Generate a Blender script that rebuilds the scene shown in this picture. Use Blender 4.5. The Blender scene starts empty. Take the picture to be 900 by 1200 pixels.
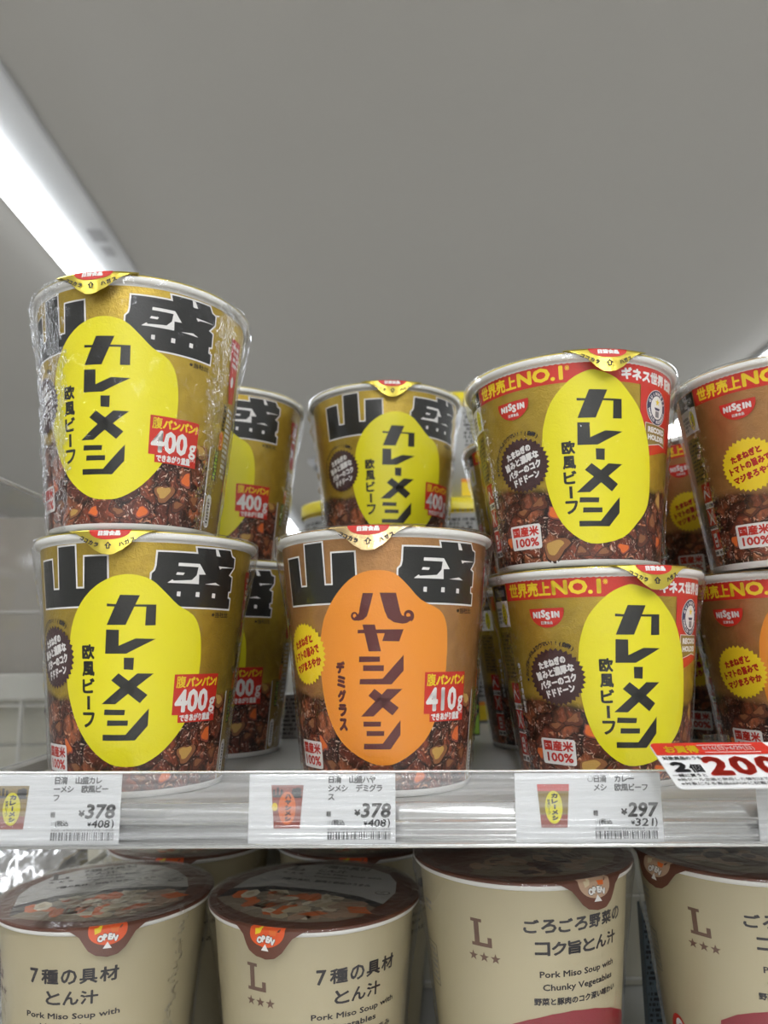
import bpy, math, random
import numpy as np
from mathutils import Vector, Matrix
from mathutils.geometry import tessellate_polygon

SC = bpy.context.scene
COL = SC.collection
R_ = math.radians
PI = math.pi

# ------------------------------------------------------------ camera, view, world
cam_d = bpy.data.cameras.new('camera')
cam = bpy.data.objects.new('camera', cam_d); COL.objects.link(cam)
SC.camera = cam
F_PX, PITCH, ROLL, YAW = 870.2, .1776, -.0125, -.0034
cam_d.sensor_fit = 'VERTICAL'; cam_d.sensor_height = 36.0; cam_d.sensor_width = 27.0
cam_d.lens = F_PX / 1200 * 36.0
cam_d.clip_start = .01; cam_d.clip_end = 60
cam_d.dof.use_dof = True; cam_d.dof.focus_distance = .335; cam_d.dof.aperture_fstop = 9.0
fw = Vector((-math.sin(YAW) * math.cos(PITCH), math.cos(YAW) * math.cos(PITCH), math.sin(PITCH)))
rt = Vector((math.cos(YAW), math.sin(YAW), 0)); up = rt.cross(fw)
c_, s_ = math.cos(ROLL), math.sin(ROLL)
right = c_ * rt + s_ * up; upv = -s_ * rt + c_ * up
M = Matrix((right, upv, -fw)).transposed().to_4x4()
M.translation = Vector((0, -.374, .0634))
cam.matrix_world = M

SC.view_settings.view_transform = 'Standard'
SC.view_settings.look = 'None'
SC.view_settings.gamma = 1.0
SC.view_settings.use_curve_mapping = False
SC.view_settings.exposure = 0.30
SC.cycles.transparent_max_bounces = 48
SC.cycles.max_bounces = 8
SC.cycles.glossy_bounces = 4
SC.cycles.diffuse_bounces = 4
SC.cycles.sample_clamp_indirect = 6.0
SC.cycles.caustics_reflective = False
SC.cycles.caustics_refractive = False

wd = bpy.data.worlds.new('world'); SC.world = wd; wd.use_nodes = True
wd.node_tree.nodes['Background'].inputs[0].default_value = (.8, .85, 1, 1)
wd.node_tree.nodes['Background'].inputs[1].default_value = .15

TUBE_POWER = 9.0
STRIPS = [(-.88, 2.4, 7), (1.60, 2.4, 7), (-3.4, 2.4, 7), (4.1, 2.4, 7), (-.15, -2.9, 2.0), (.75, -2.9, 2.0)]      # x, mid y, half length of each ceiling light line; last two are added front fill
CEIL = 1.21
FLOOR = -1.40

# ------------------------------------------------------------ helpers
def tag(o, label=None, cat=None, group=None, kind=None):
    if label: o['label'] = label
    if cat: o['category'] = cat
    if group: o['group'] = group
    if kind: o['kind'] = kind
    return o

def link(name, me, mats=(), parent=None):
    o = bpy.data.objects.new(name, me); COL.objects.link(o)
    for m in mats: me.materials.append(m)
    if parent: o.parent = parent
    return o

def empty(name, loc=(0, 0, 0), rz=0, label=None, cat=None, group=None):
    o = bpy.data.objects.new(name, None); COL.objects.link(o)
    o.empty_display_size = .01
    o.location = loc; o.rotation_euler = (0, 0, rz)
    return tag(o, label, cat, group)

def copy_tree(o, parent=None):
    c = o.copy(); COL.objects.link(c)
    c.parent = parent
    for ch in list(o.children): copy_tree(ch, c)
    return c

def mesh(verts, faces, smooth=False, mi=None):
    me = bpy.data.meshes.new('m')
    me.from_pydata([tuple(v) for v in verts], [], faces)
    if smooth: me.polygons.foreach_set('use_smooth', [True] * len(me.polygons))
    if mi is not None: me.polygons.foreach_set('material_index', mi)
    me.update()
    return me

class MB:
    def __init__(s): s.v = []; s.f = []
    def add(s, v, f):
        n = len(s.v); s.v += [tuple(p) for p in v]; s.f += [tuple(i + n for i in q) for q in f]; return s
    def box(s, x0, x1, y0, y1, z0, z1):
        v = [(x, y, z) for x in (x0, x1) for y in (y0, y1) for z in (z0, z1)]
        return s.add(v, [(0, 1, 3, 2), (4, 6, 7, 5), (0, 4, 5, 1), (2, 3, 7, 6), (0, 2, 6, 4), (1, 5, 7, 3)])
    def bevbox(s, x0, x1, y0, y1, z0, z1, b):
        # chamfered box
        P = []
        for sx in (0, 1):
            for sy in (0, 1):
                for sz in (0, 1):
                    X = (x0, x1)[sx]; Y = (y0, y1)[sy]; Z = (z0, z1)[sz]
                    ix = X + (b if sx == 0 else -b); iy = Y + (b if sy == 0 else -b); iz = Z + (b if sz == 0 else -b)
                    P += [(X, iy, iz), (ix, Y, iz), (ix, iy, Z)]
        def k(a, b_, c, t): return (a * 4 + b_ * 2 + c) * 3 + t
        F = [tuple(k(a, b_, c, 0) for b_, c in ((0, 0), (0, 1), (1, 1), (1, 0))) for a in (0, 1)]
        F += [tuple(k(a, b_, c, 1) for a, c in ((0, 0), (0, 1), (1, 1), (1, 0))) for b_ in (0, 1)]
        F += [tuple(k(a, b_, c, 2) for a, b_ in ((0, 0), (0, 1), (1, 1), (1, 0))) for c in (0, 1)]
        for a in (0, 1):
            for b_ in (0, 1): F.append((k(a, b_, 0, 0), k(a, b_, 1, 0), k(a, b_, 1, 1), k(a, b_, 0, 1)))
            for c in (0, 1): F.append((k(a, 0, c, 0), k(a, 1, c, 0), k(a, 1, c, 2), k(a, 0, c, 2)))
        for b_ in (0, 1):
            for c in (0, 1): F.append((k(0, b_, c, 1), k(1, b_, c, 1), k(1, b_, c, 2), k(0, b_, c, 2)))
        for a in (0, 1):
            for b_ in (0, 1):
                for c in (0, 1): F.append((k(a, b_, c, 0), k(a, b_, c, 1), k(a, b_, c, 2)))
        return s.add(P, F)
    def tube(s, pts, r, n=10):
        pts = [Vector(p) for p in pts]; rings = []
        for i, p in enumerate(pts):
            t = (pts[min(i + 1, len(pts) - 1)] - pts[max(i - 1, 0)]).normalized()
            a = t.orthogonal().normalized() if i == 0 else (a - t * a.dot(t)).normalized()
            b = t.cross(a)
            rings.append([p + r * (math.cos(2 * PI * k / n) * a + math.sin(2 * PI * k / n) * b) for k in range(n)])
        base = len(s.v)
        v = [q for rg in rings for q in rg]
        f = [(i * n + k, i * n + (k + 1) % n, (i + 1) * n + (k + 1) % n, (i + 1) * n + k) for i in range(len(pts) - 1) for k in range(n)]
        f.append(tuple(range(n - 1, -1, -1))); f.append(tuple((len(pts) - 1) * n + k for k in range(n)))
        return s.add(v, f)
    def build(s, name, mats, parent=None, smooth=False):
        me = mesh(s.v, s.f, smooth)
        return link(name, me, mats if isinstance(mats, (list, tuple)) else [mats], parent)

def fix_normals(me):
    import bmesh
    bm = bmesh.new(); bm.from_mesh(me); bmesh.ops.recalc_face_normals(bm, faces=bm.faces); bm.to_mesh(me); bm.free()

def lathe(prof, n=96, uvs=None, rfun=None):
    """prof: list of (r, z) from bottom to top on the outside"""
    v = []; f = []
    for i, (r, z) in enumerate(prof):
        for k in range(n):
            a = 2 * PI * k / n
            rr = r if rfun is None else rfun(r, z, a)
            v.append((rr * math.sin(a), -rr * math.cos(a), z))
    for i in range(len(prof) - 1):
        for k in range(n):
            k2 = (k + 1) % n
            f.append((i * n + k, i * n + k2, (i + 1) * n + k2, (i + 1) * n + k))
    me = mesh(v, f, True)
    if uvs:
        uv = me.uv_layers.new(name='UVMap')
        dat = []
        for i in range(len(prof) - 1):
            for k in range(n):
                for kk, ii in ((k, i), (k + 1, i), (k + 1, i + 1), (k, i + 1)):
                    u = (kk if kk <= n // 2 else kk - n) if k < n // 2 else kk - n
                    dat += [u / n * 2 * PI * uvs[0], uvs[1][ii]]
        uv.data.foreach_set('uv', dat)
    return me

# ------------------------------------------------------------ materials
def newmat(name):
    m = bpy.data.materials.new(name); m.use_nodes = True
    nt = m.node_tree; nt.nodes.clear()
    out = nt.nodes.new('ShaderNodeOutputMaterial')
    return m, nt, out
def N(nt, t, **kw):
    n = nt.nodes.new('ShaderNode' + t)
    for k, v in kw.items():
        if k.startswith('_'): setattr(n, k[1:], v)
        else: n.inputs[k.replace('__', ' ')].default_value = v
    return n
def L(nt, a, b): nt.links.new(a, b)

def plain(name, rgb, rough=.5, metal=0., spec=.5, bump=None, coat=0, var=0.06, trans=0, alpha=1):
    m, nt, out = newmat(name)
    b = N(nt, 'BsdfPrincipled', Roughness=rough, Metallic=metal)
    b.inputs['Specular IOR Level'].default_value = spec
    b.inputs['Coat Weight'].default_value = coat
    tc = N(nt, 'TexCoord'); no = N(nt, 'TexNoise', Scale=40., Detail=3.)
    L(nt, tc.outputs['Object'], no.inputs['Vector'])
    mx = N(nt, 'Mix', _data_type='RGBA')
    mx.inputs[6].default_value = (*[c * (1 - var) for c in rgb], 1)
    mx.inputs[7].default_value = (*[min(1, c * (1 + var)) for c in rgb], 1)
    L(nt, no.outputs['Fac'], mx.inputs[0]); L(nt, mx.outputs[2], b.inputs['Base Color'])
    if bump:
        sc, st, di = bump
        n2 = N(nt, 'TexNoise', Scale=sc, Detail=2.)
        L(nt, tc.outputs['Object'], n2.inputs['Vector'])
        bp = N(nt, 'Bump', Strength=st, Distance=di)
        L(nt, n2.outputs['Fac'], bp.inputs['Height']); L(nt, bp.outputs[0], b.inputs['Normal'])
    L(nt, b.outputs[0], out.inputs[0])
    return m

def emboss(nt, tc, strength=.30):
    """fine pressed grain of the paper sleeve"""
    n2 = N(nt, 'TexNoise', Scale=430., Detail=3., Distortion=1.4)
    L(nt, tc.outputs['Object'], n2.inputs['Vector'])
    bp = N(nt, 'Bump', Strength=strength, Distance=.0006)
    L(nt, n2.outputs['Fac'], bp.inputs['Height'])
    return bp

INK = {}
def ink(name, rgb, metal=0., rough=.42, st=.22):
    m, nt, out = newmat('ink_' + name)
    b = N(nt, 'BsdfPrincipled', Roughness=rough, Metallic=metal)
    b.inputs['Base Color'].default_value = (*rgb, 1)
    tc = N(nt, 'TexCoord'); bp = emboss(nt, tc, st)
    L(nt, bp.outputs[0], b.inputs['Normal']); L(nt, b.outputs[0], out.inputs[0])
    INK[name] = m
    return m
ink('white', (.80, .78, .76)); ink('black', (.016, .016, .015), rough=.36)
ink('yellow', (.78, .70, .012)); ink('banner_yellow', (.85, .62, .02))
ink('red', (.58, .028, .016)); ink('maroon', (.10, .016, .016)); ink('orange', (.80, .27, .025))
ink('deepred', (.46, .012, .012)); ink('burst', (.055, .022, .022)); ink('navy', (.03, .035, .09))
ink('gold', (.50, .35, .06), .55, .38); ink('bronze', (.48, .27, .13), .55, .38)
ink('brown', (.14, .075, .05)); ink('ink', (.022, .018, .022)); ink('greyink', (.22, .22, .23))
ink('mustard', (.26, .17, .03)); ink('card', (.80, .81, .82), rough=.6, st=0.); ink('cardblack', (.03, .03, .035), rough=.6, st=0.)
ink('soup_red', (.25, .02, .03)); ink('carrot', (.75, .16, .03)); ink('radish', (.78, .70, .54)); ink('meat', (.50, .33, .22))
ink('broth', (.30, .24, .17)); ink('bowl', (.035, .032, .036)); ink('lid_brown', (.13, .045, .025)); ink('lid_panel', (.56, .55, .53))
ink('tomato', (.75, .10, .02)); ink('photo_red', (.30, .07, .05)); ink('ccream', (.62, .52, .34)); ink('grain', (.62, .38, .24))
ink('potato', (.55, .33, .09)); ink('green', (.30, .50, .05)); ink('pink', (.62, .30, .25))

def photo_sleeve(name, base, top, wob=3., metal=.65):
    """printed paper sleeve: metallic ground above, a photograph of stew around the foot"""
    m, nt, out = newmat(name)
    tc = N(nt, 'TexCoord'); uv = N(nt, 'UVMap'); sep = N(nt, 'SeparateXYZ'); L(nt, uv.outputs[0], sep.inputs[0])
    def math_(op, a, b=None, c=None):
        n = N(nt, 'Math', _operation=op)
        for i, x in enumerate((a, b, c)):
            if x is None: continue
            if isinstance(x, (int, float)): n.inputs[i].default_value = x
            else: L(nt, x, n.inputs[i])
        return n.outputs[0]
    def noise(scale, det=3., dist=0., vec=None, out_='Fac'):
        n = N(nt, 'TexNoise', Scale=scale, Detail=det, Distortion=dist)
        L(nt, vec if vec else uv.outputs[0], n.inputs['Vector']); return n.outputs[out_]
    def ramp(fac, stops, interp='LINEAR'):
        n = N(nt, 'ValToRGB'); cr = n.color_ramp; cr.interpolation = interp
        while len(cr.elements) < len(stops): cr.elements.new(.5)
        for e, (p, c) in zip(cr.elements, stops): e.position = p; e.color = (*c, 1)
        L(nt, fac, n.inputs[0]); return n.outputs[0]
    def mix(f, a, b, mode='MIX'):
        n = N(nt, 'Mix', _data_type='RGBA', _blend_type=mode)
        if isinstance(f, (int, float)): n.inputs[0].default_value = f
        else: L(nt, f, n.inputs[0])
        for s, x in ((6, a), (7, b)):
            if isinstance(x, tuple): n.inputs[s].default_value = (*x, 1)
            else: L(nt, x, n.inputs[s])
        return n.outputs[2]
    # uv is in centimetres
    wv = N(nt, 'VectorMath', _operation='MULTIPLY_ADD')
    nc = noise(.9, 3., 0, out_='Color')
    L(nt, nc, wv.inputs[0]); wv.inputs[1].default_value = (1.3, 1.3, 0); L(nt, uv.outputs[0], wv.inputs[2])
    warped = wv.outputs[0]
    def vor(scale, feat='F1', vec=None):
        n = N(nt, 'TexVoronoi', Scale=scale, _feature=feat); L(nt, vec or warped, n.inputs['Vector']); return n
    v1 = vor(.85); s1 = N(nt, 'SeparateColor'); L(nt, v1.outputs['Color'], s1.inputs[0])
    chunk = ramp(s1.outputs[0], [(0, (.05, .012, .008)), (.20, (.16, .04, .02)), (.40, (.08, .02, .012)), (.58, (.26, .08, .035)), (.76, (.60, .11, .025)), (.82, (.13, .03, .017)), (.94, (.50, .30, .10))], 'CONSTANT')
    e1 = vor(.85, 'DISTANCE_TO_EDGE')
    edge = ramp(e1.outputs['Distance'], [(0, (.12, .12, .12)), (.10, (1, 1, 1))])
    c = mix(1., chunk, edge, 'MULTIPLY')
    # meat fibres and sauce modulation
    mod = ramp(noise(2.2, 4., 1.5, warped), [(.3, (.25, .22, .2)), (.52, (1.0, 1.0, 1.0)), (.74, (2.3, 2.0, 1.7))])
    c = mix(1., c, mod, 'MULTIPLY')
    # rice grains glazed with sauce
    st = N(nt, 'Mapping'); st.inputs['Scale'].default_value = (1., 1.9, 1); st.inputs['Rotation'].default_value = (0, 0, .6); L(nt, warped, st.inputs[0])
    v2 = vor(2.6, 'F1', st.outputs[0]); s2 = N(nt, 'SeparateColor'); L(nt, v2.outputs['Color'], s2.inputs[0])
    gm = math_('MULTIPLY', math_('LESS_THAN', v2.outputs['Distance'], .36), math_('GREATER_THAN', s2.outputs[1], .70))
    gcol = ramp(v2.outputs['Distance'], [(.02, (.85, .55, .38)), (.20, (.50, .20, .10)), (.36, (.11, .025, .015))])
    c = mix(gm, c, gcol)
    # wet highlights
    hl = ramp(noise(3.4, 3., 2.4, warped), [(.60, (0, 0, 0)), (.67, (1, 1, 1))])
    c = mix(math_('MULTIPLY', hl, .75), c, (.90, .68, .55))
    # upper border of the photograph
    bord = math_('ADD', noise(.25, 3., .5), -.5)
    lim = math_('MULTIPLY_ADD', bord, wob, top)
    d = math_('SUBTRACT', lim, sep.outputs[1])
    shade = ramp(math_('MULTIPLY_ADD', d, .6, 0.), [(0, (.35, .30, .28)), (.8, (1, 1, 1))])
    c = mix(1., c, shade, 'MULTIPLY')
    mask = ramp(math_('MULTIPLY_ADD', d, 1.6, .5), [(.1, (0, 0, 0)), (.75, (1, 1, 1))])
    gn = ramp(noise(1.2, 5., .6), [(.3, tuple(x * .88 for x in base)), (.7, tuple(min(1, x * 1.1) for x in base))])
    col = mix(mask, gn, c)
    b = N(nt, 'BsdfPrincipled', Roughness=.36)
    L(nt, col, b.inputs['Base Color'])
    L(nt, math_('MULTIPLY_ADD', mask, -metal, metal), b.inputs['Metallic'])
    L(nt, emboss(nt, tc, .55).outputs[0], b.inputs['Normal'])
    L(nt, b.outputs[0], out.inputs[0])
    return m

def schlick(nt, bp, f0=.04):
    """two-sided mirror weight of a thin clear sheet"""
    g = N(nt, 'NewGeometry'); d = N(nt, 'VectorMath', _operation='DOT_PRODUCT'); L(nt, g.outputs['Incoming'], d.inputs[0]); L(nt, bp.outputs[0], d.inputs[1])
    a = N(nt, 'Math', _operation='ABSOLUTE'); L(nt, d.outputs['Value'], a.inputs[0])
    b = N(nt, 'Math', _operation='SUBTRACT', _use_clamp=True); b.inputs[0].default_value = 1.; L(nt, a.outputs[0], b.inputs[1])
    p = N(nt, 'Math', _operation='POWER'); L(nt, b.outputs[0], p.inputs[0]); p.inputs[1].default_value = 5.
    m = N(nt, 'Math', _operation='MULTIPLY_ADD'); L(nt, p.outputs[0], m.inputs[0]); m.inputs[1].default_value = 1 - f0; m.inputs[2].default_value = f0
    return m
def film(name, scale=500., strength=.5, dist=.0012, fac=.10, rough=.06, tint=(1, 1, 1), haze=0.0, boost=1.0):
    """clear shrink film: mostly see-through, crinkled gloss"""
    m, nt, out = newmat(name)
    tc = N(nt, 'TexCoord')
    mp = N(nt, 'Mapping'); mp.inputs['Scale'].default_value = (1, 1, .55); L(nt, tc.outputs['Object'], mp.inputs[0])
    n1 = N(nt, 'TexNoise', Scale=scale, Detail=3., Distortion=2.5); L(nt, mp.outputs[0], n1.inputs['Vector'])
    n2 = N(nt, 'TexNoise', Scale=60., Detail=2.); L(nt, mp.outputs[0], n2.inputs['Vector'])
    mu = N(nt, 'Math', _operation='MULTIPLY'); L(nt, n1.outputs['Fac'], mu.inputs[0]); L(nt, n2.outputs['Fac'], mu.inputs[1])
    bp = N(nt, 'Bump', Strength=strength, Distance=dist); L(nt, mu.outputs[0], bp.inputs['Height'])
    fr = schlick(nt, bp)
    ad = N(nt, 'Math', _operation='MULTIPLY_ADD', _use_clamp=True); L(nt, fr.outputs[0], ad.inputs[0]); ad.inputs[1].default_value = boost; ad.inputs[2].default_value = fac - .04
    tr = N(nt, 'BsdfTransparent'); tr.inputs[0].default_value = (*tint, 1)
    gl = N(nt, 'BsdfGlossy', Roughness=rough); gl.inputs['Color'].default_value = (.95, .96, 1, 1); L(nt, bp.outputs[0], gl.inputs['Normal'])
    base = tr.outputs[0]
    if haze:
        df = N(nt, 'BsdfDiffuse'); df.inputs[0].default_value = (.75, .76, .78, 1)
        mh = N(nt, 'MixShader'); mh.inputs[0].default_value = haze
        L(nt, tr.outputs[0], mh.inputs[1]); L(nt, df.outputs[0], mh.inputs[2]); base = mh.outputs[0]
    mx = N(nt, 'MixShader'); L(nt, ad.outputs[0], mx.inputs[0]); L(nt, base, mx.inputs[1]); L(nt, gl.outputs[0], mx.inputs[2])
    L(nt, mx.outputs[0], out.inputs[0])
    return m

def emit(name, rgb, s):
    m, nt, out = newmat(name)
    e = N(nt, 'Emission', Strength=s); e.inputs[0].default_value = (*rgb, 1)
    L(nt, e.outputs[0], out.inputs[0]); return m

M_sleeve_gold = photo_sleeve('gold_sleeve', (.50, .345, .05), 4.2)
M_sleeve_bronze = photo_sleeve('bronze_sleeve', (.48, .245, .095), 4.1)
M_sleeve_gold_s = photo_sleeve('gold_sleeve_small', (.50, .345, .05), 3.6, 2.2)
M_sleeve_bronze_s = photo_sleeve('bronze_sleeve_small', (.48, .245, .095), 3.4, 2.2)
M_paper = plain('white_paper', (.78, .77, .74), .45, bump=(300, .1, .0003))
M_foil_gold = plain('gold_foil', (.62, .50, .08), .28, .8, bump=(150, .35, .0012))
M_foil_bronze = plain('bronze_foil', (.60, .44, .22), .25, .85, bump=(150, .35, .0012))
M_film = film('shrink_film', 300, .30, .0006, .035, .06, boost=.8)
M_film_hard = film('shrink_film_crinkled', 360, 1.0, .0032, .02, .008, boost=2.4)
M_film_clear = film('stretched_film', 120, .35, .001, .05, .05)
M_cream = plain('cream_paper', (.45, .39, .25), .5, bump=(400, .08, .0003), var=.02)
M_metal_white = plain('painted_white_metal', (.62, .61, .57), .4, var=.03)
M_metal_grey = plain('painted_grey_metal', (.50, .50, .48), .38, var=.03)
M_chrome = plain('bright_metal_wire', (.70, .70, .68), .3, .9)

# ------------------------------------------------------------ room
SET = lambda o: tag(o, kind='structure')
def ceiling_material():
    m, nt, out = newmat('ceiling_board')
    b = N(nt, 'BsdfPrincipled', Roughness=.85)
    tc = N(nt, 'TexCoord')
    n1 = N(nt, 'TexNoise', Scale=.8, Detail=2.); L(nt, tc.outputs['Object'], n1.inputs['Vector'])
    r1 = N(nt, 'ValToRGB'); r1.color_ramp.elements[0].color = (.49, .476, .452, 1); r1.color_ramp.elements[1].color = (.53, .516, .492, 1)
    L(nt, n1.outputs['Fac'], r1.inputs[0])
    v = N(nt, 'TexVoronoi', Scale=16.); L(nt, tc.outputs['Object'], v.inputs['Vector'])
    sc = N(nt, 'SeparateColor'); L(nt, v.outputs['Color'], sc.inputs[0])
    a = N(nt, 'Math', _operation='LESS_THAN'); a.inputs[1].default_value = .13; L(nt, v.outputs['Distance'], a.inputs[0])
    g = N(nt, 'Math', _operation='GREATER_THAN'); g.inputs[1].default_value = .55; L(nt, sc.outputs[0], g.inputs[0])
    mu = N(nt, 'Math', _operation='MULTIPLY'); L(nt, a.outputs[0], mu.inputs[0]); L(nt, g.outputs[0], mu.inputs[1])
    bp = N(nt, 'Bump', Strength=.6, Distance=.004, _invert=True); L(nt, mu.outputs[0], bp.inputs['Height'])
    L(nt, bp.outputs[0], b.inputs['Normal']); L(nt, r1.outputs[0], b.inputs['Base Color'])
    L(nt, b.outputs[0], out.inputs[0]); return m
X0, X1, Y0, Y1 = -6., 6., -5., 10.
def slab(name, m, *a): return SET(MB().box(*a).build(name, m))
slab('ceiling', ceiling_material(), X0, X1, Y0, Y1, CEIL, CEIL + .1)
slab('floor', plain('vinyl_floor', (.72, .70, .66), .35), X0, X1, Y0, Y1, FLOOR - .1, FLOOR)
M_wall = plain('white_wall', (.72, .72, .70), .7)
slab('wall_back', M_wall, X0, X1, Y1, Y1 + .1, FLOOR - .1, CEIL + .1)
slab('wall_front', plain('far_wall_tone', (.66, .64, .60), .7), X0, X1, Y0 - .1, Y0, FLOOR - .1, CEIL + .1)
slab('wall_left', M_wall, X0 - .1, X0, Y0 - .1, Y1 + .1, FLOOR - .1, CEIL + .1)
slab('wall_right', M_wall, X1, X1 + .1, Y0 - .1, Y1 + .1, FLOOR - .1, CEIL + .1)

M_tube = emit('lit_lamp_cover', (.93, .97, 1.0), TUBE_POWER)
M_front_fill = emit('added_front_fill_glow', (.96, .98, 1.0), TUBE_POWER * 3.0)  # stronger glow for the two added, unseen lines that brighten the cup fronts
M_house = plain('lamp_housing_paint', (.66, .67, .69), .5, var=.02)
M_dark = plain('dark_grey_plastic', (.08, .08, .085), .5)
lamp_labels = ['long lit ceiling lamp line at the upper left, running back above the stacked cups',
               'ceiling lamp line at the upper right edge, beyond the tall stacks of cups',
               'ceiling lamp line far out to the left of the shelf', 'ceiling lamp line far out to the right of the shelf',
               'added unseen light line over the aisle, brightening the cup fronts, left one', 'added unseen light line over the aisle, brightening the cup fronts, right one']
for i, (x, my, hl) in enumerate(STRIPS):
    t = empty('ceiling_lamp', (x, my, CEIL), 0, lamp_labels[i], 'ceiling lamp')
    MB().bevbox(-.07, .14, -hl, hl, -.022, 0, .004).build('lamp_housing', M_house, t)
    # rounded diffuser, a shallow D section
    n = 10; pr = [(-.05 * math.cos(PI * k / n) - .01, -.022 - .028 * math.sin(PI * k / n)) for k in range(n + 1)]
    v = [(px, yy, pz) for yy in (-hl + .05, hl - .05) for px, pz in pr]
    f = [(k, k + 1, n + 1 + k + 1, n + 1 + k) for k in range(n)] + [tuple(range(n, -1, -1)), tuple(range(n + 1, 2 * n + 2)), (0, n + 1, 2 * n + 1, n)]
    o = link('diffuser', mesh(v, f), [M_tube if i < 4 else M_front_fill], t)
    if i < 2:
        MB().bevbox(.085, .125, -.92, -.86, -.026, -.022, .001).build('rating_mark', plain('faint_grey_print', (.42, .42, .44), .6), t)
        MB().bevbox(.09, .12, -.83, -.78, -.0245, -.022, .001).build('screw_cover', plain('faint_grey_cover', (.42, .42, .44), .6), t)
# ceiling detector
t = empty('smoke_detector', (-.40, 4.15, CEIL), 0, 'small round fitting on the ceiling between the left and middle stacks', 'detector')
link('detector_body', lathe([(.0, -.045), (.03, -.044), (.045, -.03), (.055, -.012), (.06, 0)], 24), [plain('detector_plastic', (.45, .45, .46), .5)], t)
link('sensor_cap', lathe([(.0, -.06), (.018, -.058), (.022, -.044)], 20), [M_dark], t)

# ------------------------------------------------------------ flat artwork tools
GC = {}
def glyph(s, res=2):
    if s in GC: return GC[s]
    c = bpy.data.curves.new('t', 'FONT'); c.body = s; c.resolution_u = res
    o = bpy.data.objects.new('t', c); COL.objects.link(o)
    bpy.context.view_layer.update()
    me = bpy.data.meshes.new_from_object(o.evaluated_get(bpy.context.evaluated_depsgraph_get()))
    nv = len(me.vertices); V = np.empty(nv * 3, 'f'); me.vertices.foreach_get('co', V); V = V.reshape(-1, 3)[:, :2].astype(float)
    me.calc_loop_triangles()
    T = np.empty(len(me.loop_triangles) * 3, 'i'); me.loop_triangles.foreach_get('vertices', T); T = T.reshape(-1, 3)
    # counter-clockwise
    a = V[T[:, 1]] - V[T[:, 0]]; b = V[T[:, 2]] - V[T[:, 0]]
    fl = (a[:, 0] * b[:, 1] - a[:, 1] * b[:, 0]) < 0; T[fl] = T[fl][:, ::-1]
    bpy.data.objects.remove(o); bpy.data.curves.remove(c); bpy.data.meshes.remove(me)
    GC[s] = (V, T); return GC[s]

def smooth_loop(P, k=4):
    P = np.array(P, float); n = len(P); out = []
    for i in range(n):
        p0, p1, p2, p3 = P[i - 1], P[i], P[(i + 1) % n], P[(i + 2) % n]
        for j in range(k):
            t = j / k
            out.append(.5 * (2 * p1 + (p2 - p0) * t + (2 * p0 - 5 * p1 + 4 * p2 - p3) * t * t + (3 * p1 - p0 - 3 * p2 + p3) * t ** 3))
    return np.array(out)

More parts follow.
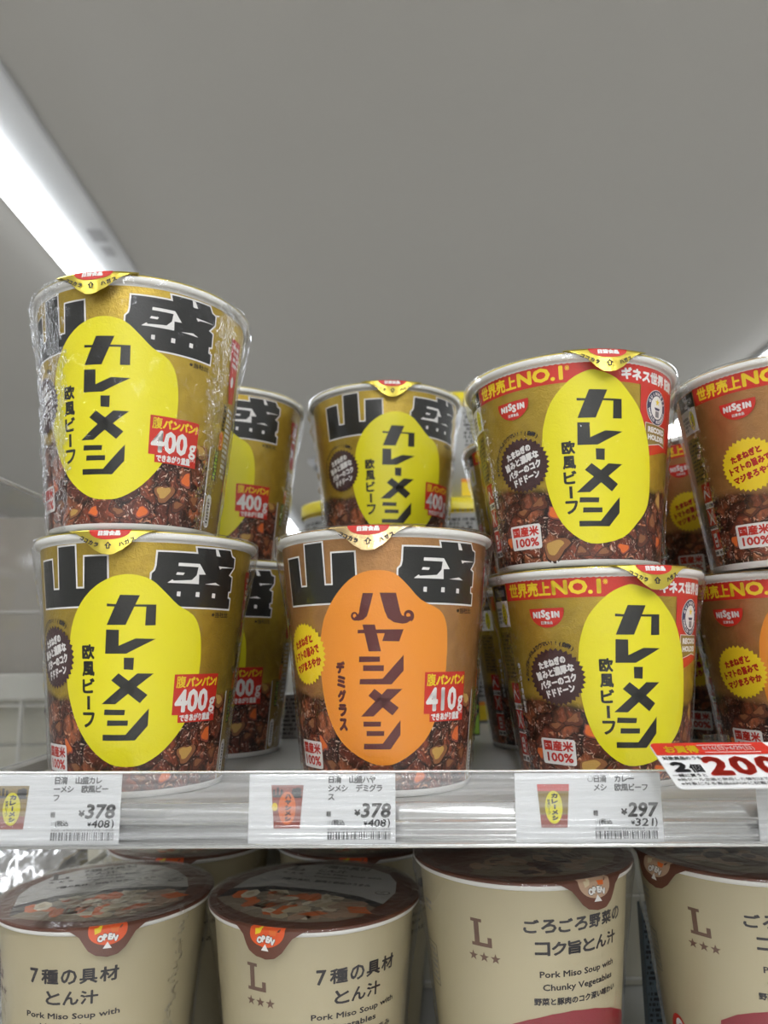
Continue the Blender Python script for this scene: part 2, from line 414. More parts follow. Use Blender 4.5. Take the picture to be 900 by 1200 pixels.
class Art:
    def __init__(s): s.it = []
    def raw(s, V, T, col, lay): s.it.append((np.array(V, float), np.array(T, int), col, lay)); return s
    def poly(s, P, col, lay=1):
        P = np.array(P, float)
        T = tessellate_polygon([[Vector((p[0], p[1], 0)) for p in P]])
        T = [list(t) for t in T]
        for t in T:
            a, b = P[t[1]] - P[t[0]], P[t[2]] - P[t[0]]
            if a[0] * b[1] - a[1] * b[0] < 0: t.reverse()
        return s.raw(P, T, col, lay)
    def rect(s, u0, v0, u1, v1, col, lay=1): return s.poly([(u0, v0), (u1, v0), (u1, v1), (u0, v1)], col, lay)
    def rrect(s, u0, v0, u1, v1, r, col, lay=1, n=4):
        P = []
        for cx, cy, a0 in ((u1 - r, v0 + r, -90), (u1 - r, v1 - r, 0), (u0 + r, v1 - r, 90), (u0 + r, v0 + r, 180)):
            for k in range(n + 1):
                a = R_(a0 + 90 * k / n); P.append((cx + r * math.cos(a), cy + r * math.sin(a)))
        return s.poly(P, col, lay)
    def ell(s, cx, cy, rx, ry, col, lay=1, n=40, a0=0, a1=360):
        P = [(cx + rx * math.cos(R_(a0 + (a1 - a0) * k / n)), cy + ry * math.sin(R_(a0 + (a1 - a0) * k / n))) for k in range(n + (a1 - a0 < 360))]
        return s.poly(P, col, lay)
    def star(s, cx, cy, r, col, lay=1, n=5, q=.40, rot=90, ry=None):
        ry = ry or r
        return s.poly([(cx + (r if k % 2 == 0 else r * q) * math.cos(R_(rot + 180 * k / n)), cy + (ry if k % 2 == 0 else ry * q) * math.sin(R_(rot + 180 * k / n))) for k in range(2 * n)], col, lay)
    def text(s, txt, u0, v0, u1, v1, col, lay=2, bold=0., rot=0., shear=0., keep=False, nb=8):
        """text stretched to the box u0..u1, v0..v1 (then turned about the box centre)"""
        V, T = glyph(txt)
        lo, hi = V.min(0), V.max(0)
        w, h = u1 - u0 - 2 * bold, v1 - v0 - 2 * bold
        sx, sy = w / max(hi[0] - lo[0], 1e-6), h / max(hi[1] - lo[1], 1e-6)
        if keep: sx = sy = min(sx, sy)
        Q = (V - (lo + hi) / 2) * (sx, sy)
        Q[:, 0] += Q[:, 1] * shear
        offs = [(0, 0)] if bold == 0 else [(bold * math.cos(2 * PI * k / nb), bold * math.sin(2 * PI * k / nb)) for k in range(nb)]
        c, s2 = math.cos(R_(rot)), math.sin(R_(rot))
        for dx, dy in offs:
            Z = Q + (dx, dy)
            Z = np.stack([Z[:, 0] * c - Z[:, 1] * s2 + (u0 + u1) / 2, Z[:, 0] * s2 + Z[:, 1] * c + (v0 + v1) / 2], 1)
            s.raw(Z, T, col, lay)
        return s
    def em(s, ch, x, y, size, col, lay=2, bold=0., rot=0., nb=6, sx=1.):
        V, T = glyph(ch)
        Q = (V - (.5 if ord(ch[0]) > 255 else (V.max(0)[0] + V.min(0)[0]) / 2, .38)) * (size * sx, size)
        c, s2 = math.cos(R_(rot)), math.sin(R_(rot))
        for k in range(nb if bold else 1):
            dx, dy = (bold * math.cos(2 * PI * k / nb), bold * math.sin(2 * PI * k / nb)) if bold else (0, 0)
            Z = Q + (dx, dy)
            s.raw(np.stack([Z[:, 0] * c - Z[:, 1] * s2 + x, Z[:, 0] * s2 + Z[:, 1] * c + y], 1), T, col, lay)
        return s
    def vtext(s, chars, u, vtop, vbot, w, col, lay=2, bold=0., nb=8):
        n = len(chars); h = (vtop - vbot) / n
        for i, ch in enumerate(chars):
            if ch == ' ': continue
            t = vtop - i * h; c = t - h / 2
            if ch == 'ー': s.rect(u - w * .09 - bold * .6, c - h * .40, u + w * .09 + bold * .6, c + h * .40, col, lay); continue
            s.text(ch, u - w / 2, c - h * .45, u + w / 2, c + h * .45, col, lay, bold, nb=nb)
        return s
    def arc(s, txt, cx, cy, rx, ry, a0, a1, size, col, lay=2, bold=0., flip=False, nb=4):
        n = len(txt)
        for i, ch in enumerate(txt):
            if ch == ' ': continue
            a = a0 + (a1 - a0) * (i + .5) / n
            x, y = cx + rx * math.cos(R_(a)), cy + ry * math.sin(R_(a))
            s.em(ch, x, y, size, col, lay, bold, rot=a - 90 + (180 if flip else 0), nb=nb)
        return s
    def burst(s, cx, cy, rx, ry, col, lay=1, n=36, q=.90):
        return s.star(cx, cy, rx, col, lay, n, q, 0, ry)
    def marks(s, u0, v0, u1, v1, col, lay=2, rows=5, seed=1, gap=.35, dens=.8, cw=1.0):
        """rows of tiny unreadable print"""
        rd = random.Random(seed); h = (v1 - v0) / rows
        for r in range(rows):
            u = u0
            while u < u1 - .2:
                w = rd.uniform(.35, 1.1) * cw
                if rd.random() < dens: s.rect(u, v0 + r * h + h * gap / 2, min(u + w * .8, u1), v0 + (r + 1) * h - h * gap / 2, col, lay)
                u += w
        return s
    def bars(s, u0, v0, u1, v1, col, lay=2, seed=3):
        rd = random.Random(seed); u = u0
        while u < u1 - .3:
            w = rd.choice((.25, .25, .5, .75)); s.rect(u, v0, min(u + w, u1), v1, col, lay); u += w + rd.choice((.25, .35, .6))
        return s

def clip_axis(V, T, ax, step):
    out = []
    tris = [V[t] for t in T]
    for t in tris:
        lo, hi = t[:, ax].min(), t[:, ax].max()
        k0, k1 = math.floor(lo / step + 1e-6), math.ceil(hi / step - 1e-6)
        if k1 - k0 <= 1: out.append(t); continue
        for k in range(k0, k1):
            a, b = k * step, (k + 1) * step
            P = [tuple(p) for p in t]
            for lim, sg in ((a, 1), (b, -1)):
                Q = []
                for i in range(len(P)):
                    p, q = P[i], P[(i + 1) % len(P)]
                    dp, dq = sg * (p[ax] - lim), sg * (q[ax] - lim)
                    if dp >= 0: Q.append(p)
                    if (dp > 0 and dq < 0) or (dp < 0 and dq > 0):
                        w = dp / (dp - dq); Q.append((p[0] + (q[0] - p[0]) * w, p[1] + (q[1] - p[1]) * w))
                P = Q
                if len(P) < 3: break
            if len(P) >= 3:
                for i in range(1, len(P) - 1): out.append(np.array([P[0], P[i], P[i + 1]]))
    if not out: return np.zeros((0, 2)), np.zeros((0, 3), int)
    V2 = np.concatenate(out); return V2, np.arange(len(V2)).reshape(-1, 3)

LAYER = .00006
def build_art(name, art, wrap, parent=None, step=2.5, both=False, lift=.00008):
    allV = []; allT = []; mi = []; mats = []; lays = []; n = 0
    for V, T, col, lay in art.it:
        if step:
            if np.ptp(V[:, 0]) > step * 1.2: V, T = clip_axis(V, T, 0, step)
            if both and len(V) and np.ptp(V[:, 1]) > step * 1.2: V, T = clip_axis(V, T, 1, step)
        if not len(T): continue
        if col not in mats: mats.append(col)
        allV.append(V); allT.append(T + n); n += len(V); mi += [mats.index(col)] * len(T); lays.append(np.full(len(V), lay * LAYER + lift))
    V = np.concatenate(allV); T = np.concatenate(allT); D = np.concatenate(lays)
    P, Nn = wrap(V[:, 0], V[:, 1], D)
    me = bpy.data.meshes.new(name)
    me.vertices.add(len(P)); me.vertices.foreach_set('co', P.astype('f').ravel())
    me.loops.add(T.size); me.loops.foreach_set('vertex_index', T.astype('i').ravel())
    me.polygons.add(len(T)); me.polygons.foreach_set('loop_start', (np.arange(len(T)) * 3).astype('i'))
    me.polygons.foreach_set('material_index', np.array(mi, 'i'))
    me.update(calc_edges=True); me.validate()
    me.polygons.foreach_set('use_smooth', [True] * len(me.polygons))
    if len(me.vertices) == len(P): me.normals_split_custom_set_from_vertices([tuple(x) for x in Nn])
    return link(name, me, [INK[c] for c in mats], parent)

U0 = 47.0
def cone_wrap(rb, rt, h, u_ref=U0):
    def w(u, v, d):
        a = u / u_ref; r = rb + (rt - rb) * (v / 1000) / h + d
        sl = (rt - rb) / h; nz = -sl / math.sqrt(1 + sl * sl); nr = 1 / math.sqrt(1 + sl * sl)
        P = np.stack([r * np.sin(a), -r * np.cos(a), v / 1000], 1)
        Nn = np.stack([nr * np.sin(a), -nr * np.cos(a), np.full_like(a, nz)], 1)
        return P, Nn
    return w

# ------------------------------------------------------------ artwork of the cups
YAMA = [(-52.8, 103.2), (-42.8, 103.2), (-42.2, 89.7), (-37.8, 89.6), (-37.5, 108.4), (-27.5, 108.5), (-27.2, 89.7), (-23.0, 89.6), (-22.7, 103.4), (-12.6, 103.4), (-12.4, 93.3), (-12.4, 81.9), (-52.1, 81.9)]
MORI = [(7.9, 105.4), (25.1, 105.4), (24.5, 108.1), (42.9, 108.4), (44.4, 105.7), (46.6, 105.0), (46.7, 100.7), (43.6, 96.9), (46.0, 95.9), (46.1, 89.6), (44.5, 89.2), (44.6, 86.2), (46.3, 85.8), (46.2, 81.2), (14, 81.6), (5.7, 88), (5.7, 92.8), (5.8, 95.9), (7.1, 97.2), (7.6, 99.4)]
MH = [[(16.7, 100.9), (26.3, 100.9), (29.6, 96.3), (26.3, 96.1), (26.5, 91.8), (12.4, 91.9), (14.5, 93.5), (15.0, 92.9), (23.0, 93.5), (25.2, 95.8), (25.7, 99.4), (16.6, 99.5)],
      [(16.3, 96.7), (19.6, 96.6), (19.0, 95.5), (15.8, 95.6)], [(33.7, 108.2), (35.2, 108.1), (36.8, 105.1), (34.5, 105.1)],
      [(36.3, 100.6), (46.7, 100.6), (38.3, 99.8), (37.3, 99.1)], [(29.6, 91.9), (35.4, 92.9), (38.2, 91.7)],
      [(16.8, 88.2), (18.4, 88.2), (18.3, 86.0), (16.7, 86.2)], [(25.5, 88.2), (27.3, 88.2), (27.3, 86.0), (25.4, 86.1)], [(34.1, 88.0), (35.9, 87.9), (35.9, 85.8), (34.0, 85.9)]]
def grow(P, d):
    """outline moved outwards by d"""
    P = np.array(P, float); n = len(P); A = sum(P[i - 1][0] * P[i][1] - P[i][0] * P[i - 1][1] for i in range(n)); sg = 1 if A > 0 else -1
    out = []
    for i in range(n):
        a = P[i] - P[i - 1]; b = P[(i + 1) % n] - P[i]
        na = np.array([a[1], -a[0]]) / max(np.hypot(*a), 1e-9) * sg; nb = np.array([b[1], -b[0]]) / max(np.hypot(*b), 1e-9) * sg
        m = na + nb; m = m / max(np.hypot(*m), 1e-6); k = 1 / max(.45, m @ na)
        out.append(P[i] + m * d * min(k, 1.8))
    return out
def art_big_kanji():
    a = Art()
    for P in (YAMA, MORI): a.poly(grow(P, .75), 'white', 1); a.poly(P, 'black', 2)
    for P in MH: a.poly(P, 'white', 3)
    a.text('※当社比', 35.0, 77.0, 46.0, 79.6, 'ink', 2, .04)
    return a

OVAL_C = [(-2.3, 95.4), (5.5, 93.2), (11.4, 88.1), (17.5, 82.3), (25.0, 77.9), (28.8, 71.9), (30.6, 63.5), (30.9, 52.9), (29.2, 39.5), (24.7, 29.5), (16.0, 19.9), (6.5, 14.4), (-1.1, 13.3), (-10.2, 14.6), (-20.1, 21.0), (-28.0, 30.8), (-32.3, 40.8), (-34., 49.6), (-33, 58.4), (-31.4, 67.2), (-29, 76.0), (-24.2, 84.0), (-17.6, 90.4), (-10., 94.4)]
OVAL_H = [(-2.6, 95.4), (3.9, 94.1), (9.3, 89.3), (15.7, 82.7), (24.7, 78.5), (28.5, 73.7), (29.8, 67.0), (30.0, 57.3), (29.4, 47.6), (26.6, 35.8), (21.3, 25.4), (13.9, 18.8), (5.3, 14.4), (-0.4, 13.4), (-7.5, 14.2), (-17.7, 18.9), (-25.4, 25.6), (-30.7, 36.2), (-32.5, 48.2), (-32.5, 60.4), (-30.8, 68.9), (-28.1, 76.2), (-22.3, 84.6), (-15.1, 91.6), (-8.7, 94.7)]
OVAL_S = [(-2.0, 88.4), (2.6, 88.4), (10.7, 85.1), (16.9, 79.0), (23.2, 71.5), (27.6, 62), (30.8, 50.9), (31.8, 34.3), (29.5, 26), (23.4, 19.6), (14.2, 12.6), (0.3, 9.8), (-8.8, 12.2), (-17.3, 19.8), (-22.6, 32.2), (-24.4, 48.9), (-23.6, 58), (-22.2, 65.5), (-18.1, 75.4), (-9.8, 84.4)]
def title_curry(a, du=0., dv=0., su=1., sv=1., col='black'):
    S = [[(-5.4, 86.5), (2.8, 86.3), (-2.8, 73.5), (-11.0, 73.6)], [(-11.0, 82.8), (-6.6, 82.4), (-7.0, 81.4), (-11.0, 81.6)],
         [(0.3, 82.3), (9.7, 82.3), (9.8, 73.3), (5.4, 73.2), (5.6, 81.3), (-.2, 81.4)],
         [(-11.2, 71.6), (-5.6, 71.4), (-5.6, 64.6), (1.6, 67.7), (10.2, 67.4), (-2.2, 61.2), (-11.6, 61.3)],
         [(-3.2, 59.5), (1.2, 59.4), (1.0, 54.2), (-3.1, 54.5)],
         [(-5.4, 52.9), (7.8, 43.4), (4.5, 40.0), (-8.7, 49.9)], [(2.9, 52.7), (10.1, 52.5), (-6.6, 39.8), (-13.1, 39.9)],
         [(-11.7, 37.6), (-2.1, 37.3), (-2.4, 35.1), (-12.0, 35.3)], [(-10.3, 33.0), (-0.6, 32.8), (-0.7, 30.6), (-10.5, 30.7)],
         [(-12.6, 27.0), (-1.6, 26.8), (8.7, 37.6), (8.6, 30.3), (2.9, 24.3), (-12.6, 24.5)]]
    for P in S: a.poly([(du + (x + 1.5) * su - 1.5, dv + (y - 55) * sv + 55) for x, y in P], col, 5)
def title_hayashi(a, du=0., dv=0., su=1., sv=1.):
    def spiral(cx, cy, r, a0, a1, w0, w1, n=14):
        O = []; I = []
        for k in range(n + 1):
            t = k / n; an = R_(a0 + (a1 - a0) * t); rr = r * (1 - .55 * t); w = w0 + (w1 - w0) * t
            O.append((cx + (rr + w / 2) * math.cos(an), cy + (rr + w / 2) * math.sin(an))); I.append((cx + (rr - w / 2) * math.cos(an), cy + (rr - w / 2) * math.sin(an)))
        return O + I[::-1]
    S = [[(-9.4, 85.7), (-4.9, 85.6), (-6.9, 78.5), (-7.8, 75.8), (-9.6, 74.3), (-11.8, 73.9), (-13.6, 74.5), (-13.2, 75.6), (-12.2, 76.0), (-11.3, 77.3), (-10.9, 79.5)],
         spiral(-13.1, 76.2, 1.75, 285, -20, 1.1, .7),
         [(-2.2, 85.7), (4.7, 85.6), (6.6, 77.4), (7.3, 76), (9.3, 75.3), (11, 75.6), (11.4, 74), (9.6, 72.8), (7.5, 72.4), (3.8, 73.1), (1.1, 74.9), (-0.2, 78.0)],
         spiral(9.9, 76.0, 2.2, -60, 250, 1.9, .7),
         [(-9.9, 72.3), (-4.5, 72.2), (-2.0, 60.9), (-7.5, 60.9)], [(-12.1, 70.1), (-8.5, 70.1), (-8.3, 68.6), (-12.2, 68.6)],
         [(-5, 70.1), (8.0, 70.1), (6.1, 65.0), (-1.4, 65.2), (-0.2, 68.5), (-4.6, 68.5)],
         [(-11.9, 58.8), (-2.5, 58.7), (-2.6, 56.5), (-12.1, 56.4)], [(-10.2, 55.1), (-0.8, 55.0), (-0.9, 52.6), (-10.3, 52.7)],
         [(-11.9, 49.3), (-1.5, 49.4), (8.1, 59.3), (8.1, 52.6), (2.6, 47.0), (-12.2, 47.1)],
         [(-5.3, 45.2), (5.9, 37.2), (2.9, 34.0), (-8.2, 42.3)], [(0.5, 45.1), (7.6, 45.0), (-6.0, 33.7), (-12.0, 33.6)],
         [(-11.0, 31.5), (-2.5, 31.5), (-2.7, 29.5), (-11.0, 29.4)], [(-9.6, 27.6), (-1.0, 27.6), (-1.2, 25.6), (-9.6, 25.5)],
         [(-11.0, 22.3), (-1.8, 22.4), (6.7, 32.0), (6.7, 25.8), (1.9, 20.0), (-11.2, 20.0)]]
    for P in S: a.poly([(du + (x + 2) * su - 2, dv + (y - 55) * sv + 55) for x, y in P], 'maroon', 5)

def art_badge(num):
    a = Art()
    a.poly([(18.4, 51.8), (43.6, 51.5), (43.6, 30.3), (21.4, 30.7), (21.3, 34.1), (18.2, 34.2)], 'red', 6)
    a.text('腹', 19.4, 45.8, 24.2, 51.1, 'banner_yellow', 7, .12)
    a.text('パンパン!', 24.5, 46.1, 42.8, 50.5, 'banner_yellow', 7, .28, shear=.12)
    a.text(num, 19.2, 35.0, 37.7, 45.2, 'white', 7, .48, nb=12)
    a.text('g', 38.7, 34.2, 43.0, 41.0, 'white', 7, .26)
    a.text('できあがり重量', 22.1, 31.1, 40.2, 34.4, 'white', 7, .17)
    a.text('(※)', 40.4, 33.0, 43, 34.4, 'white', 7, .0)
    return a
def art_rice(u0=-54.6, v0=10.3, u1=-35.8, v1=22.0):
    a = Art(); w = u1 - u0; h = v1 - v0
    a.rrect(u0, v0, u1, v1, 1.2, 'white', 6)
    a.text('国産米', u0 + w * .08, v0 + h * .52, u1 - w * .06, v1 - h * .07, 'red', 7, .22)
    a.text('100%', u0 + w * .15, v0 + h * .10, u1 - w * .08, v0 + h * .46, 'red', 7, .22)
    return a
def art_burst(cx, cy, rx, ry, hay, n=34):
    a = Art()
    a.burst(cx, cy, rx, ry, 'banner_yellow' if hay else 'burst', 6, n)
    lines = ['たまねぎと', 'トマトの旨みで', 'マジまろやか'] if hay else ['たまねぎの', '旨みと濃厚な', 'バターのコク', 'ドドドーン']
    ws = [15.5, 21, 20.5] if hay else [14.5, 20, 19.5, 15]
    hs = [4.0, 4.4, 4.0] if hay else [3.9, 4.3, 4.0, 3.9]
    ys = [5.6, .2, -5.3] if hay else [7.3, 2.5, -2.4, -7.2]
    ang = 14; k = rx / 14.3
    for t, w, h, y in zip(lines, ws, hs, ys):
        w *= k; h *= k * ry / rx * 1.02; y *= k * ry / rx
        x = cx - y * math.sin(R_(ang)); yy = cy + y * math.cos(R_(ang))
        a.text(t, x - w / 2, yy - h / 2, x + w / 2, yy + h / 2, 'deepred' if hay else 'white', 7, .24, rot=ang)
    if not hay: a.arc('※カップヌードルよりウマい!!(自称)', cx, cy, rx + 2.2, ry + 2.3, 188, 52, 2.35, 'ink', 6, .10)
    return a
def art_pieces(big):
    a = Art()
    def blob(cx, cy, rx, ry, rot, cols, seed, L0=0):
        rd = random.Random(seed); n = 11
        R0 = [rd.uniform(.80, 1.15) * (1 + .22 * math.cos(2 * (2 * PI * j / n) * 1.5 + seed)) for j in range(n)]
        c, s2 = math.cos(R_(rot)), math.sin(R_(rot))
        for q, (k, col, ox, oy) in enumerate(cols):
            P = [(k * rx * R0[j] * math.cos(2 * PI * j / n) + ox * rx, k * ry * R0[j] * math.sin(2 * PI * j / n) + oy * ry) for j in range(n)]
            a.poly(smooth_loop([(cx + x * c - y * s2, cy + x * s2 + y * c) for x, y in P], 2), col, L0 + q * .35)
    carrot = [(1, 'stewdark', 0, 0), (.9, 'photo_red', 0, .05), (.72, 'carrot', -.02, .12)]
    potato = [(1, 'stewdark', 0, -.04), (.9, 'stewtan', 0, .05), (.6, 'potato', -.06, .2)]
    beef = [(1, 'stewdark', 0, 0), (.88, 'meatdark', 0, .05), (.55, 'stewtan', -.05, .25)]
    if big:
        for x, y, rx, ry, ro, c in ((28, 17, 6.5, 4.4, 18, potato), (39, 24, 3.6, 4.2, -10, carrot), (47, 39, 5.5, 3.2, -30, potato), (36, 12, 4.4, 2.6, 8, beef), (-30, 12, 5.5, 3.0, -25, beef),
                                   (-43, 29, 4.5, 3.2, 20, beef), (-35, 21, 3.0, 4.6, 30, carrot), (-20, 8, 4.4, 2.2, 10, potato), (-8, 8, 3.4, 2.6, 0, carrot), (5, 7.6, 4.6, 2.4, -12, beef), (17, 8, 4.2, 3, 25, carrot), (46, 15, 4.4, 3.6, 0, beef), (-49, 17, 2.6, 4.6, 0, carrot)):
            blob(x, y, rx, ry, ro, c, int(x * 7 + y))
    else:
        for x, y, rx, ry, ro, c in ((-20.5, 24, 5.0, 3.0, -18, carrot), (-22, 8.5, 7.5, 5.0, 12, potato), (-50.5, 13.5, 3.2, 3.0, 30, carrot), (-38, 26, 4.6, 2.4, 10, beef), (-28, 29.5, 5.2, 3.0, 24, beef),
                                   (-8, 6.5, 4.4, 2.6, 0, beef), (4, 5.8, 4.6, 2.4, 8, beef), (15, 7.5, 4.0, 2.6, 0, carrot), (28, 12, 5, 3.4, 20, beef), (36, 20, 4.4, 5.0, 0, beef), (42, 30, 3.4, 5.4, 20, potato), (44, 12, 4, 3, 0, carrot)):
            blob(x, y, rx, ry, ro, c, int(x * 7 + y))
    return a
ink('meatdark', (.12, .035, .018)); ink('stewtan', (.27, .11, .045)); ink('stewdark', (.035, .010, .008))
def art_side_big():
    a = Art()
    a.poly([(53.9, 44), (74, 44), (74, 3), (52.5, 3)], 'mustard', 3)
    a.rect(53.0, 3, 53.8, 43, 'card', 4)
    a.marks(61.6, 53, 64.8, 66, 'ink', 4, 7, 31, .25, .85, 1.4)
    a.rrect(60.2, 43.2, 64.6, 52.4, 2.1, 'orange', 4); a.marks(61.2, 44.4, 63.6, 51.4, 'red', 5, 5, 32, .25, .85, 1.2)
    a.rect(57.7, 27.8, 61.5, 42.6, 'ink', 4); a.marks(58.2, 28.3, 61.0, 42.2, 'green', 5, 8, 33, .25, .85, 1.4)
    a.rrect(55.0, 4.5, 60, 20.5, 2.4, 'white', 4); a.marks(56.6, 6.4, 58.4, 18.6, 'ink', 5, 8, 34, .3, .9, 1.)
    a.marks(65.8, 30, 73.5, 66, 'card', 4, 14, 5)
    a.poly([(60.5, 100), (72, 101), (72, 69), (65.6, 68), (63.6, 74), (62, 88)], 'red', 3)
    a.ell(66.5, 79, 1.7, 2.8, 'white', 4)
    a.marks(64, 86, 71, 98, 'white', 4, 4, 9)
    return a

def emblem(u0, u1, vb, vt):
    """half-round red maker's emblem"""
    a = Art(); cx = (u0 + u1) / 2; rx = (u1 - u0) / 2
    P = [(u0, vt)] + [(cx - rx * math.cos(PI * k / 20), vt - 1.2 - (vt - 1.2 - vb) * math.sin(PI * k / 20)) for k in range(21)] + [(u1, vt)]
    a.poly(P, 'red', 6)
    h = vt - vb; w = u1 - u0
    for ch, x0, x1, y0, y1 in (('N', .10, .25, .50, .84), ('I', .28, .325, .50, .84), ('S', .35, .49, .52, .93), ('S', .48, .62, .40, .82), ('I', .66, .705, .50, .84), ('N', .73, .88, .50, .84)):
        if ch == 'I': a.rect(u0 + w * x0 - .12, vb + h * y0, u0 + w * x1 + .12, vb + h * y1, 'white', 7)
        else: a.text(ch, u0 + w * x0, vb + h * y0, u0 + w * x1, vb + h * y1, 'white', 7, .28)
    a.text('日清食品', u0 + w * .33, vb + h * .17, u0 + w * .67, vb + h * .34, 'white', 7, .05)
    return a

def art_small_banner(hay):
    a = Art()
    a.rect(-59.5, 83.6, 62, 94.6, 'red', 1)
    a.text('世界売上', -56.8, 84.6, -33.6, 91.4, 'banner_yellow', 2, .26)
    a.text('NO.1', -33.0, 84.9, -12.2, 91.6, 'banner_yellow', 2, .42, nb=10)
    a.text('※', -11.4, 89.0, -9.4, 91.4, 'banner_yellow', 2)
    a.text('ギネス世界', 13.2, 84.8, 41, 90.7, 'white', 2, .34)
    a.text('記録', 41.8, 84.8, 52, 90.7, 'white', 2, .34)
    return a
def art_record():
    a = Art()
    a.poly([(23.8, 84), (62, 84), (62, 56), (46, 55.2), (33.5, 51.9), (23.8, 50.0)], 'red', 2)
    cx, cy = 35.4, 74.4
    a.ell(cx, cy, 8.0, 8.4, 'white', 6); a.ell(cx, cy, 7.7, 8.1, 'navy', 7); a.ell(cx, cy, 5.0, 5.5, 'white', 8)
    a.arc('GUINNESS', cx, cy, 6.3, 6.7, 168, 12, 2.0, 'white', 8, .12)
    a.arc('WORLD RECORDS', cx, cy, 6.3, 6.7, 190, 350, 1.9, 'white', 8, .10, flip=True)
    a.star(cx, cy + 2.5, 1.9, 'banner_yellow', 9)
    a.poly([(cx - 2.4, cy - .1), (cx + 2.4, cy - .1), (cx + 1.6, cy - 1.3), (cx - 1.6, cy - 1.3)], 'navy', 9)
    a.rect(cx - 1.5, cy - 4.6, cx + 1.5, cy - 1.7, 'greyink', 9)
    a.poly([(27.2, 66.6), (45.2, 66.2), (45.2, 56.8), (39, 57.6), (27.2, 55.3)], 'white', 3); a.poly([(27.5, 66.3), (44.9, 65.9), (44.9, 57.2), (39, 58.0), (27.5, 55.7)], 'mustard', 4)
    a.text('RECORD', 29.0, 62.2, 43.8, 65.0, 'white', 5, .25); a.text('HOLDER', 29.0, 58.7, 43.8, 61.4, 'white', 5, .25)
    return a
def art_small_side(hay):
    a = Art()
    a.rect(-75, 84, -60.2, 91.6, 'black', 2); a.marks(-73, 86, -61.5, 89.6, 'greyink', 3, 1, 6, .1, .9, 2.)
    a.rect(-75, 71.5, -60.2, 84, 'white', 2)
    a.ell(-64.4, 77.6, 2.3, 5.2, 'yellow', 3); a.vtext('カレーメシ', -64.4, 81.6, 74.2, 1.4, 'black', 4, .1)
    a.marks(-74, 73, -67.5, 81, 'greyink', 3, 4, 4)
    a.rect(-75, 45.5, -61.8, 69, 'mustard', 2); a.marks(-74, 46.5, -62.6, 68, 'ink', 3, 11, 7, .45, .75)
    for k, (v0, v1) in enumerate(((33.5, 44.6), (22.5, 32.0), (9.5, 21.0))):
        a.rect(-69.5, v0, -61.3, v1, 'red', 3)
        if k == 0: a.poly([(-68.3, v0 + 2.5), (-66.6, v0 + 6.5), (-65.5, v0 + 5.4), (-63, v0 + 3.2), (-62.4, v0 + 3.9), (-64.6, v0 + 5.6), (-65.4, v0 + 7.4), (-67.3, v0 + 8.4), (-68.9, v0 + 5)], 'white', 4); a.rect(-66.2, v0 + 8.4, -65.6, v0 + 10, 'white', 4)
        if k == 1:
            for q in ([(-68.3, v0 + 8.6), (-67.5, v0 + 8.9), (-62.4, v0 + 1.4), (-63.2, v0 + 1.1)], [(-62.4, v0 + 8.6), (-63.2, v0 + 8.9), (-68.3, v0 + 1.4), (-67.5, v0 + 1.1)]): a.poly(q, 'white', 5)
            a.rect(-67.6, v0 + 3, -63, v0 + 6.8, 'pink', 4)
        if k == 2: a.rrect(-67.2, v0 + 2.6, -63.8, v0 + 9.6, 1, 'white', 4); a.rect(-66.7, v0 + 4, -64.3, v0 + 5, 'red', 5); a.rect(-66.7, v0 + 6.3, -64.3, v0 + 7.3, 'red', 5)
        a.rect(-69.5, v0 - 1.6, -61.3, v0 + 1.6, 'white', 4) if k != 1 else a.rect(-69.5, v0 - 1.6, -61.3, v0 + .6, 'white', 4)
        a.marks(-69.2, v0 - 1.2, -61.6, v0 + 1.0, 'ink', 5, 1, k + 20, .3, .85, .8)
    if not hay: a.vtext('※バター香料使用', -58.0, 54.5, 31, 2.1, 'card', 3, .10)
    return a

